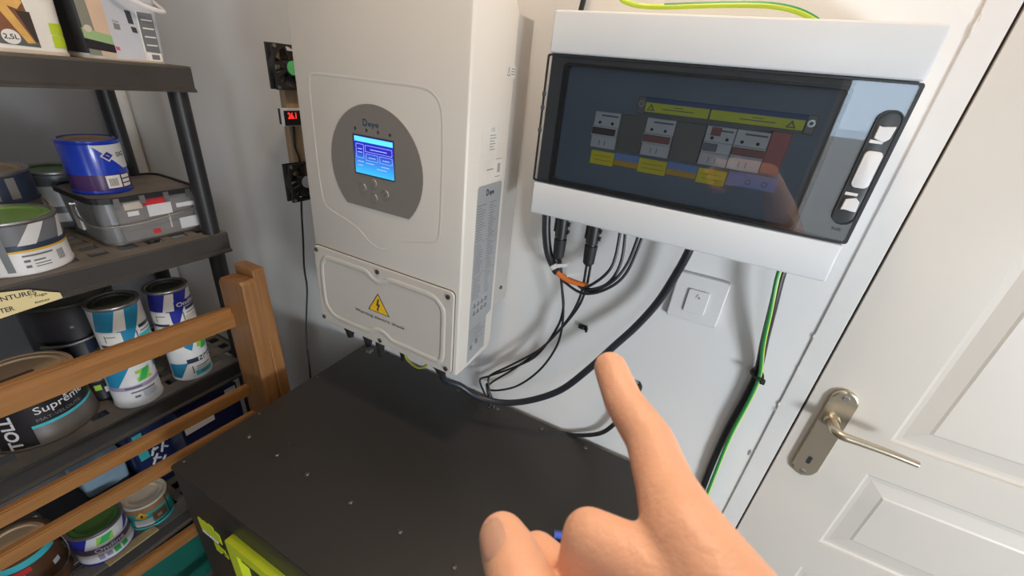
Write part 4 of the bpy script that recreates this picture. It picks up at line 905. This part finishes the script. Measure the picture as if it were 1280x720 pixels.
def pro_can(x, y, z, R, h, label, lid, kind, face):
    c = Can('paint_can', label, x, y, z, R, h, 'can_white', lid, 'tin', face=face)
    if kind in ('teal', 'navy'):
        col = 'can_teal' if kind == 'teal' else 'can_navy'
        c.quad('colour_stripe', col, [((-.052, .060), (-.018, .060), (-.004, .110), (-.040, .110)), ((-.004, .012), (.002, .012), (.044, .110), (.012, .110)), ((-.012, .060), (.014, .060), (.003, .012), (-.002, .012))])
        c.rect('white_label', 'sticker_white', [(-.048, -.006, .022, .058)], d=.0009); c.rect('dark_strip', 'can_darkblue', [(-.050, -.012, .020, .027), (.026, .070, .054, .062)], d=.0012)
        c.rect('colour_label', 'can_aqua' if kind == 'teal' else 'lid_pale', [(.022, .062, .026, .040)], d=.0009); c.rect('small_print', 'ink_grey', [(-.036, -.034, .034, .052), (.018, .0205, .028, .052), (.026, .055, .045, .0475), (-.034, -.016, .047, .049)], d=.0012)
        if kind == 'navy': c.text('lettering', 'can_white', [('Ondilak', .010, .068, .0105, .055, .03)], d=.0014); c.rect('navy_banner', 'can_navy', [(.006, .066, .064, .082)], d=.0010)
    elif kind == 'nig':
        c.quad('blue_corner', 'can_teal', [((-.046, .008), (-.024, .008), (-.002, .052), (-.046, .050))])
        c.quad('blue_peak', 'can_teal', [((.000, .098), (.012, .084), (.022, .112), (-.006, .112))], d=.0007)
        c.quad('green_emblem', 'can_limegreen', [((.024, .090), (.034, .086), (.044, .112), (.028, .112))], d=.0008); c.quad('green_emblem', 'can_green', [((.032, .080), (.050, .080), (.058, .112), (.042, .112))], d=.0011)
        c.rect('dark_strip', 'can_darkblue', [(-.004, .072, .049, .062)], d=.0009); c.text('lettering', 'can_white', [('Night', .020, .051, .0105, .040, .03)], d=.0014)
        c.rect('colour_label', 'can_aqua', [(.008, .052, .010, .024)], d=.0009); c.rect('small_print', 'ink_grey', [(.003, .0055, .018, .040), (.012, .045, .034, .0365), (.012, .038, .028, .0295), (.020, .038, .015, .019)], d=.0012)
    elif kind == 'zed':
        c.quad('blue_corner', 'can_teal', [((-.052, .060), (-.030, .060), (.000, .110), (-.052, .110))])
        c.quad('green_emblem', 'can_limegreen', [((.006, .066), (.036, .066), (.036, .096), (.006, .096))], d=.0008); c.quad('emblem_slash', 'can_green', [((.008, .068), (.022, .068), (.036, .096), (.020, .096))], d=.0011); c.quad('emblem_notch', 'can_white', [((.006, .078), (.010, .078), (.014, .088), (.006, .088)), ((.030, .072), (.036, .072), (.036, .084), (.034, .084))], d=.0013)
        c.rect('lilac_band', 'can_lilac', [(-.052, .075, .050, .060)], d=.0009); c.rect('small_print', 'ink_grey', [(-.012, .035, .040, .0435), (-.008, .002, .026, .032)], d=.0012); c.rect('grey_patch', 'tub_bluegrey', [(.008, .034, .022, .038)], d=.0011); c.rect('band_print', 'ink_blue', [(-.02, .01, .0535, .0565)], d=.0012)
        c.rect('blue_corner', 'can_teal', [(.052, .075, .080, .110)], d=.0009)
    return c
fa = FACE(-1.10, .30, 0)
pro_can(-1.092, .302, T3, .0445, .142, 'white paint can with green square emblem, lower of its stack behind the rails', 'lid_olive', 'zed', fa)
pro_can(-1.090, .316, T3+.1425, .0450, .117, 'white paint can with teal diagonal stripes, upper of the left stack', 'lid_olive', 'teal', fa)
pro_can(-1.090, .420, T3, .0420, .137, 'white paint can with aqua label, lower of its stack beside the wooden post', 'lid_olive', 'nig', FACE(-1.1, .43, -4))
pro_can(-1.103, .421, T3+.1375, .0425, .112, 'white paint can with navy diagonal stripes, upper of the right stack', 'lid_olive', 'navy', FACE(-1.1, .42, -2))
c = Can('spray_can', 'small dark can with green print in the gap beside the beige-lidded tub', -1.158, .262, T3, .024, .06, 'can_black', 'lid_olive')
c.rect('green_print', 'can_limegreen', [(-.012, .0, .03, .045)]); c.rect('white_print', 'can_white', [(.004, .014, .02, .035)])

# --- fourth tier
c = Can('paint_can', 'white and blue can with dark green lid on the lowest visible shelf', -1.097, .142, T4, .051, .100, 'can_white', 'lid_darkgreen', 'tin', face=FACE(-1.097, .142, 0))
c.quad('blue_corner', 'can_navy', [((-.075, .056), (-.040, .056), (-.026, .094), (-.075, .094))]); c.quad('blue_corner', 'can_navy', [((.036, .058), (.075, .075), (.075, .094), (.052, .094))]); c.quad('green_emblem', 'can_limegreen', [((-.016, .064), (.014, .064), (.018, .086), (-.012, .086))], d=.0008); c.quad('emblem_slash', 'can_green', [((-.012, .066), (.006, .066), (.016, .086), (-.002, .086))], d=.0011)
c.rect('plum_band', 'can_plum', [(-.075, .075, .038, .056)], d=.0007); c.text('lettering', 'can_white', [('Ondine', -.024, .041, .0125, .056, .03)], d=.0012); c.rect('navy_band', 'can_navy', [(-.075, .075, .001, .007)], d=.0018)
c.rect('green_patch', 'can_green', [(.006, .018, .014, .032), (.022, .034, .014, .030)], d=.0010); c.rect('dark_patch', 'can_lilac', [(-.022, -.012, .014, .032), (-.008, .002, .016, .030)], d=.0010)
c = Can('paint_can', 'teal can with beige lid and yellow hazard diamond beside the green-lidded can', -1.098, .238, T4, .0465, .082, 'can_tealgreen', 'lid_pale', 'lid_pale', face=FACE(-1.098, .238, 0))
c.rect('tan_band', 'kraft', [(-.12, .12, .056, .076)]); c.quad('yellow_diamond', 'warn_yellow', [((-.034, .047), (-.020, .038), (-.006, .047), (-.020, .064))], d=.0008); c.quad('diamond_mark', 'ink', [((-.0215, .044), (-.0185, .044), (-.0175, .054), (-.0225, .054))], d=.001)
c.rect('picture', 'kraft', [(.0, .030, .018, .048)], d=.0008); c.rect('picture_spot', 'lid_pale', [(.008, .018, .026, .036)], d=.001); c.rect('white_label', 'can_white', [(-.040, -.002, .012, .036)], d=.0008); c.rect('dark_seam', 'can_black', [(.036, .0385, .008, .076), (-.05, .06, .008, .012)], d=.0009)
c = Can('paint_bucket', 'brown bucket with wire handle at the bottom left of the shelving', -1.130, .030, T4, .056, .140, 'can_brown', 'lid_beige', 'can_brown', cat='bucket')
c.rect('aqua_band', 'can_aqua', [(-.10, .05, .108, .126)]); c.rect('red_band', 'can_red', [(-.10, .0, .090, .104)]); c.rect('white_patch', 'can_white', [(-.03, -.012, .074, .088)], d=.0007); c.rect('white_patch', 'can_white', [(.03, .044, .060, .074)], d=.0007); c.bail(FACE(-1.13, .03, 30), .05, .62, 'steel', .0018)
t = obj('stir_stick', box(NB(), 0, .105, 0, .024, 0, .004, bev=.0008), 'stick_wood', base=(0, 0, 0))
t.location = (-1.030, .118, T4+H+.0012); t.rotation_euler = (0, 0, math.radians(91)); tag(t, 'flat wooden paint stirring stick lying at the front edge of the lowest visible shelf', 'stick')
t = obj('storage_box', rprism(NB(), -1.32, -1.205, .168, .255, T4+.0655, T4+.150, .010, .004), 'box_ice', base=(-1.27, .21, T4+.065), smooth=True, angle=18); tag(t, 'pale blue plastic box behind the cans, standing on a black tray', 'box')
t = obj('tray', rprism(NB(), -1.33, -1.195, .09, .258, T4, T4+.065, .01), 'can_black', base=(-1.27, .18, T4), smooth=True, angle=18); tag(t, 'low black tray behind the cans under the pale blue box', 'tray')
t = thing('product_bag', 'dark navy bag with white lettering standing behind the teal can', 'bag', (-1.24, .37, T4))
bm = NB(); box(bm, -1.30, -1.165, .264, .420, T4, T4+.270, bev=.015, seg=3); obj('bag_body', bm, 'bag_navy', t, smooth=True)
bm = NB(); box(bm, -1.168, -1.1635, .275, .296, T4+.12, T4+.210, bev=.001); obj('aqua_panel', bm, 'can_tealgreen', t)
bm = NB()
for (a, b) in (((.300, .120), (.310, .143)), ((.302, .133), (.318, .137)), ((.296, .090), (.312, .118)), ((.300, .110), (.316, .098)), ((.322, .115), (.332, .145)), ((.326, .134), (.338, .121)), ((.315, .080), (.327, .098)), ((.340, .145), (.355, .170)), ((.345, .165), (.365, .152)), ((.350, .130), (.372, .152))):
    tube(bm, [(-1.1645, a[0], T4+a[1]), (-1.1645, b[0], T4+b[1])], .0030, seg=6, smooth=False)
obj('white_lettering', bm, 'sticker_white', t)
t = thing('carton', 'navy carton with white corner label just under the third shelf', 'box', (-1.10, .44, T4))
obj('carton_body', box(NB(), -1.155, -1.065, .345, .500, T4, T4+.285, bev=.002), 'bag_navy', t)
obj('white_label', box(NB(), -1.066, -1.0645, .465, .495, T4+.235, T4+.280), 'sticker_white', t); obj('white_label', box(NB(), -1.066, -1.0645, .352, .425, T4+.205, T4+.245), 'sticker_white', t)
t = thing('plastic_crate', 'dark green plastic crate on the bottom shelf behind the lowest rail', 'crate', (-1.17, .28, TIERS[4]+.0006))
z_ = TIERS[4]+.0006
bm = NB(); ring(bm, rrect(-1.32, -1.05, .12, .45, .02, 4), rrect(-1.314, -1.056, .126, .444, .016, 4), lambda u, v, d: (u, v, d), z_, z_+.235); obj('crate_walls', bm, 'crate_green', t)
bm = NB(); prism(bm, rrect(-1.315, -1.055, .125, .445, .018, 4), lambda u, v, d: (u, v, d), z_, z_+.004); obj('crate_base', bm, 'crate_green', t)
bm = NB(); ring(bm, rrect(-1.33, -1.04, .11, .46, .025, 4), rrect(-1.319, -1.051, .121, .449, .02, 4), lambda u, v, d: (u, v, d), z_+.222, z_+.238); obj('crate_rim', bm, 'crate_green', t)

# --- top tier: plastic pails with printed fronts, shade painted black between them
t = thing('paint_pail', 'white pail with a wooden stool picture and lime strip on the top shelf', 'pail', (-1.14, .265, T1))
obj('pail_body', rprism(NB(), -1.225, -1.055, .195, .376, T1+.0004, T1+.190, .022, .006), 'sticker_white', t, smooth=True, angle=60)
obj('lid', rprism(NB(), -1.232, -1.048, .188, .3825, T1+.188, T1+.200, .026), 'sticker_white', t, smooth=True, angle=60)
obj('base_rim', rprism(NB(), -1.226, -1.0535, .1940, .3775, T1+.0002, T1+.006, .023), 'lid_pale', t, smooth=True, angle=60)
pf = lambda u, v, d: (-1.0550+.006*(v-T1)/.19+d, u, v)
for (nm, mt, poly, d) in (('picture_brown', 'photo_brown', [(.205, .028), (.338, .018), (.325, .175), (.205, .175)], .0006), ('picture_slate', 'photo_slate', [(.205, .016), (.338, .010), (.338, .024), (.205, .030)], .0008),
                         ('picture_stool', 'photo_tan', [(.300, .068), (.312, .072), (.3335, .016), (.3240, .015)], .0010), ('picture_stool', 'photo_tan', [(.205, .078), (.280, .077), (.325, .062), (.333, .072), (.325, .092), (.205, .090)], .0011),
                         ('picture_dark', 'photo_dark', [(.322, .060), (.338, .060), (.338, .018), (.334, .018)], .0009), ('picture_leg', 'pink', [(.250, .028), (.262, .028), (.240, .085), (.232, .085)], .0008)):
    obj(nm, prism(NB(), [(a, T1+b) for a, b in poly], lambda u, v, d_: pf(u, v, d_), -.0005, d), mt, t)
bm = NB(); prism(bm, circ(.3070, T1+.0225, .0105, 18), lambda u, v, d_: pf(u, v, d_), -.0003, .0013); rd = obj('volume_badge', bm, 'sticker_white', t)
bm = NB(); text(bm, '2,5L', .0068, lambda u, v: pf(.2985+u, T1+.0195+v, .0016), width=.0170, bold=.02); obj('volume_lettering', bm, 'ink', rd)
# lime strip wraps the rounded right corner
bm = NB()
A = [(-1.077+.0222*math.cos(math.radians(a)), .354+.0222*math.sin(math.radians(a))) for a in range(2, 92, 8)]
for (z0, z1) in ((.012, .030), (.0315, .048)):
    g = lambda z: .006*z/.19
    for p, q in zip(A, A[1:]): quad(bm, [(p[0]+g(z0)+.0004, p[1]+g(z0)+.0002, T1+z0), (q[0]+g(z0)+.0004, q[1]+g(z0)+.0002, T1+z0), (q[0]+g(z1)+.0004, q[1]+g(z1)+.0002, T1+z1), (p[0]+g(z1)+.0004, p[1]+g(z1)+.0002, T1+z1)])
obj('lime_strip', bm, 'tub_lime', t, smooth=True)
t = thing('paint_pail', 'grey-white plastic pail with green band and white strap handle at the shelf end', 'pail', (-1.145, .46, T1))
obj('pail_body', rprism(NB(), -1.225, -1.060, .394, .526, T1+.0004, T1+.190, .022, .005), 'tub_bluegrey', t, smooth=True, angle=60)
obj('lid', rprism(NB(), -1.230, -1.055, .3885, .532, T1+.188, T1+.200, .025), 'tub_bluegrey', t, smooth=True, angle=60)
obj('base_rim', rprism(NB(), -1.226, -1.0585, .3925, .5275, T1+.0002, T1+.004, .023), 'lid_pale', t, smooth=True, angle=60)
pf2 = lambda u, v, d: (-1.0598+.005*(v-T1)/.19+d, u, v)
for (nm, mt, poly, d) in (('sage_panel', 'tub_sage', [(.4020, .006), (.4190, .006), (.4120, .175), (.4000, .175)], .0006), ('peach_panel', 'tub_peach', [(.4190, .006), (.4400, .006), (.4370, .175), (.4130, .175)], .0006),
                         ('green_band', 'tub_green', [(.4000, .032), (.4405, .025), (.4400, .040), (.4000, .048)], .0009), ('black_band', 'can_black', [(.4000, .016), (.4410, .012), (.4408, .025), (.4000, .032)], .0009), ('badge', 'lid_pale', circ(.4085, .047, .0058, 14), .0012),
                         ('pink_square', 'pink', [(.4425, .018), (.4480, .017), (.4480, .0225), (.4425, .0235)], .0006), ('grey_square', 'tub_grey', [(.4480, .052), (.4570, .051), (.4570, .060), (.4480, .061)], .0005),
                         ('black_panel', 'can_charcoal', [(.4900, .020), (.5130, .018), (.5130, .085), (.4860, .085)], .0006), ('black_badge', 'ink', [(.4720, .064), (.4800, .063), (.4785, .084), (.4700, .085)], .0006), ('black_badge', 'ink', [(.4750, .050), (.4830, .049), (.4820, .058), (.4740, .059)], .0006),
                         ('white_corner', 'sticker_white', [(.4900, .004), (.5140, .004), (.5140, .018), (.4890, .018)], .0007)):
    obj(nm, prism(NB(), [(a, T1+b) for a, b in poly], lambda u, v, d_: pf2(u, v, d_), -.0005, d), mt, t)
bm = NB()
A = [(-1.0820+.0222*math.cos(math.radians(a)), .4160+.0222*math.sin(math.radians(a))) for a in range(-90, -14, 8)]; A = [(-1.20, .3938), (-1.14, .3938)]+A
for p, q in zip(A, A[1:]): quad(bm, [(p[0]+.0004, p[1]-.0004, T1+.008), (q[0]+.0004, q[1]-.0004, T1+.008), (q[0]+.0050, q[1]-.0048, T1+.175), (p[0]+.0050, p[1]-.0048, T1+.175)])
obj('shaded_side', bm, 'can_black', t, smooth=True)  # black sheet painting the shade on this side and between the pails
bm = NB()
for z in (.030, .044, .058, .072): flat(bm, .4930, .5110, T1+z, T1+z+.0022, lambda u, v, d: pf2(u, v, d), .0003, .0009)
flat(bm, .4862, .4885, T1+.004, T1+.085, lambda u, v, d: pf2(u, v, d), .0003, .0009)
obj('white_print', bm, 'sticker_white', t)
bm = NB(); text(bm, 'Clair', .0036, lambda u, v: pf2(.4470+u, T1+.0625+v, .0006), width=.0100); obj('small_lettering', bm, 'ink', t)
bm = NB(); flat(bm, .4970, .5100, T1+.0065, T1+.0150, lambda u, v, d: pf2(u, v, d), .0006, .0010); obj('stamp', bm, 'ink_grey', t)
bm = NB(); tube(bm, [(-1.054, .405, T1+.165), (-1.038, .425, T1+.140), (-1.030, .46, T1+.110), (-1.030, .49, T1+.096), (-1.036, .518, T1+.091), (-1.054, .5335, T1+.094), (-1.10, .5345, T1+.115), (-1.14, .5345, T1+.150)], .0040, seg=8, n=6, squash=Vector((1, 0, 0))); obj('strap_handle', bm, 'latch_white', t, smooth=True)

# ------------------------------------------------------------------ wooden rail frame leaning in front of the shelving
wf = thing('wooden_rack', 'orange-brown wooden rack with long rails standing in front of the shelving', 'rack', (-.89, .1, FLOOR))
WX = -.900
for (za, zb, hh) in ((-.505, -.520, .048), (-.728, -.746, .031), (-.812, -.834, .033), (-1.040, -1.075, .034), (-1.30, -1.32, .034)):
    bm = NB(); ya, yb = -.20, .452
    sl = lambda y: za+(zb-za)*(y-.10)/.33
    for (x0, x1, t0, t1) in ((WX-.016, WX, 0, -hh),) + (((WX-.024, WX-.016, -.010, -hh),) if hh > .04 else ()):
        vs = [(x0, ya, sl(ya)+t0), (x1, ya, sl(ya)+t0), (x1, ya, sl(ya)+t1), (x0, ya, sl(ya)+t1)]; ve = [(x, yb, z-sl(ya)+sl(yb)) for x, _, z in vs]
        A = [bm.verts.new(v) for v in vs]; B = [bm.verts.new(v) for v in ve]; fs = [bm.faces.new(A[::-1]), bm.faces.new(B)]
        for i in range(4): fs.append(bm.faces.new((A[i], A[(i+1) % 4], B[(i+1) % 4], B[i])))
        bmesh.ops.bevel(bm, geom=list({e for f in fs for e in f.edges}), offset=.0025, segments=2, affect='EDGES')
    if hh > .04:
        vs = [(WX-.002, ya, sl(ya)-.012), (WX+.0045, ya, sl(ya)-.016), (WX+.0045, ya, sl(ya)-hh), (WX-.002, ya, sl(ya)-hh)]; ve = [(x, yb, z-sl(ya)+sl(yb)) for x, _, z in vs]
        A = [bm.verts.new(v) for v in vs]; B = [bm.verts.new(v) for v in ve]; bm.faces.new(A[::-1]); bm.faces.new(B)
        for i in range(4): bm.faces.new((A[i], A[(i+1) % 4], B[(i+1) % 4], B[i]))
    obj('rail', bm, 'wood', wf, smooth=True, angle=18)
for y in (.450, -.235):
    bm = NB(); prism(bm, [(-.925, FLOOR+.0005), (-.838, FLOOR+.0005), (-.838, -.448), (-.846, -.440), (-.915, -.448), (-.925, -.462)], lambda u, v, d: (u, d, v), y, y+.034, bev=.003)
    obj('post', bm, 'wood_post', wf, smooth=True, angle=18)
    bm = NB(); prism(bm, [(-.915, -.425), (-.850, -.425), (-.800, -1.35), (-.865, -1.35)], lambda u, v, d: (u, d, v), y+.0345, y+.062, bev=.003)
    obj('brace_leg', bm, 'wood_post', wf, smooth=True, angle=18)

# ------------------------------------------------------------------ the pointing right hand
J = {
 'i_tip': ((-0.0181, 0.1521, -0.1062), 0.0072), 'i_dip': ((-0.0080, 0.1385, -0.1102), 0.0079), 'i_pip': ((0.0050, 0.1253, -0.1115), 0.0088), 'i_mid': ((0.0138, 0.1088, -0.1131), 0.0098), 'i_mcp': ((0.0207, 0.0935, -0.1110), 0.0122),
 'm_pip': ((-0.0034, 0.0861, -0.1223), 0.0087), 'm_prox': ((0.0151, 0.0838, -0.1195), 0.0105), 'm_mcp': ((0.0359, 0.0777, -0.1232), 0.0120), 'm_dip': ((-0.0026, 0.0854, -0.1512), 0.0078), 'm_tip': ((0.0113, 0.0866, -0.1560), 0.0072),
 'r_pip': ((-0.0193, 0.0914, -0.1532), 0.0080), 'r_mcp': ((0.0436, 0.0641, -0.1389), 0.0118), 'r_dip': ((-0.0140, 0.0906, -0.1703), 0.0072), 'r_tip': ((0.0056, 0.0902, -0.1717), 0.0068),
 'p_pip': ((-0.0023, 0.0800, -0.1656), 0.0070), 'p_mcp': ((0.0507, 0.0531, -0.1513), 0.0105), 'p_dip': ((0.0012, 0.0763, -0.1799), 0.0064), 'p_tip': ((0.0183, 0.0756, -0.1775), 0.0060),
 't_tip': ((-0.0308, 0.0831, -0.1408), 0.0083), 't_pad': ((-0.0246, 0.0780, -0.1397), 0.0098), 't_ip': ((-0.0167, 0.0704, -0.1377), 0.0102), 't_mcp': ((0.0243, 0.0455, -0.1432), 0.0125), 't_cmc': ((0.0730, 0.0349, -0.1447), 0.0180),
 'w_i': ((0.0965, 0.0335, -0.1265), 0.0205), 'w_p': ((0.1169, 0.0208, -0.1486), 0.0195),
 'f1': ((0.1560, -0.0020, -0.2150), 0.0350), 'f2': ((0.2150, -0.0520, -0.3150), 0.0420), 'f3': ((0.2750, -0.1020, -0.4150), 0.0460)}
LINKS = ['i_tip i_dip', 'i_dip i_pip', 'i_pip i_mid', 'i_mid i_mcp', 'i_mcp w_i', 'm_tip m_dip', 'm_dip m_pip', 'm_pip m_prox', 'm_prox m_mcp', 'm_mcp w_i', 'm_mcp w_p', 'r_tip r_dip', 'r_dip r_pip', 'r_pip r_mcp', 'r_mcp w_p',
         'p_tip p_dip', 'p_dip p_pip', 'p_pip p_mcp', 'p_mcp w_p', 'i_mcp m_mcp', 'm_mcp r_mcp', 'r_mcp p_mcp', 't_tip t_pad', 't_pad t_ip', 't_ip t_mcp', 't_mcp t_cmc', 't_cmc w_i', 't_cmc i_mcp', 'w_i w_p', 'w_i f1', 'w_p f1', 'f1 f2', 'f2 f3']
def capsule(bm, p, r, q, s_):
    """convex hull of two balls: rings along the axis, tangent cone between"""
    p, q = Vector(p), Vector(q); d = q-p; L = d.length; ax = d/L
    al = math.asin(max(-.95, min(.95, (r-s_)/L)))          # where the cone touches the balls
    prof = [(-r*math.cos(t), r*math.sin(t)) for t in [(math.pi/2+al)*i/8 for i in range(9)]]
    prof += [(L-s_*math.cos(t), s_*math.sin(t)) for t in [(math.pi/2+al)+(math.pi/2-al)*i/8 for i in range(9)]]
    u = ax.orthogonal().normalized(); v = ax.cross(u); rows = []
    for z, rad in prof:
        if rad < 1e-7: rows.append([bm.verts.new(p+ax*z)])
        else: rows.append([bm.verts.new(p+ax*z+(u*math.cos(2*math.pi*k/24)+v*math.sin(2*math.pi*k/24))*rad) for k in range(24)])
    for A, B in zip(rows, rows[1:]):
        for k in range(24):
            j = (k+1) % 24
            if len(A) == 1: bm.faces.new((A[0], B[j], B[k]))
            elif len(B) == 1: bm.faces.new((A[k], A[j], B[0]))
            else: bm.faces.new((A[k], A[j], B[j], B[k]))
bm = NB()
for l in LINKS:
    a, b = l.split(); capsule(bm, *J[a], *J[b])
hb = J['w_i'][0]
tmp = obj('hand_source', bm, 'skin', base=hb)
rm = tmp.modifiers.new('r', 'REMESH'); rm.mode = 'VOXEL'; rm.voxel_size = 0.0012; rm.use_smooth_shade = True
sm = tmp.modifiers.new('s', 'SMOOTH'); sm.factor = 0.5; sm.iterations = 9
bpy.context.view_layer.update()
me = bpy.data.meshes.new_from_object(tmp.evaluated_get(bpy.context.evaluated_depsgraph_get()))
bpy.data.objects.remove(tmp)
me.materials.clear(); me.materials.append(M['skin'])
for p in me.polygons: p.use_smooth = True
ht = thing('hand', 'right hand in the foreground with index finger pointing up at the breaker box', 'hand', hb)
ho = bpy.data.objects.new('skin', me); COL.objects.link(ho); ho.parent = ht; BASE[ho.name] = Vector(hb)
# thumb nail: a thin curved plate bedded in the tip
ax = Vector((-0.768, 0.624, -0.141)).normalized(); nn = Vector((-0.58, -0.53, 0.78)); nn = (nn-ax*nn.dot(ax)).normalized(); sd = ax.cross(nn)
from mathutils.bvhtree import BVHTree
tree = BVHTree.FromPolygons([v.co+Vector(hb) for v in me.vertices], [p.vertices for p in me.polygons])
c0 = Vector(J['t_tip'][0])-ax*.0015; rows = []
bm = NB()
for i in range(11):
    v = -.0085+.0130*i/10; row = []
    wd = .0053*math.sqrt(max(0.04, 1-(abs(v+.0015)/.0074)**3))
    for k in range(9):
        s_ = (-1+2*k/8)*wd
        hit, nrm, _, _ = tree.ray_cast(c0+ax*v+sd*s_+nn*.03, -nn)
        edge = max(abs(-1+2*k/8), abs(i-5)/5)
        row.append(bm.verts.new(hit+nrm*(.00075-.00060*edge**4)))
    rows.append(row)
for p, q in zip(rows, rows[1:]):
    for k in range(8): bm.faces.new((p[k], p[k+1], q[k+1], q[k]))
bmesh.ops.solidify(bm, geom=bm.faces[:], thickness=.0006)
nl = obj('thumbnail', bm, 'nail', ht, smooth=True, angle=60)

# ------------------------------------------------------------------ repeats of a kind share a group
for cat, grp in (('paint can', 'paint cans on the shelving'), ('circuit breaker', 'circuit breakers in the breaker box'), ('blanking plate', 'blanking plates in the breaker box'), ('connector', 'plug connectors under the breaker box'),
                 ('pail', 'pails on the top shelf'), ('tag', 'paper tags on the wires'), ('bucket', 'buckets on the shelving'), ('paint tub', 'paint tubs on the shelving')):
    for o in S.objects:
        if o.get('category') == cat and not o.get('group'): o['group'] = grp
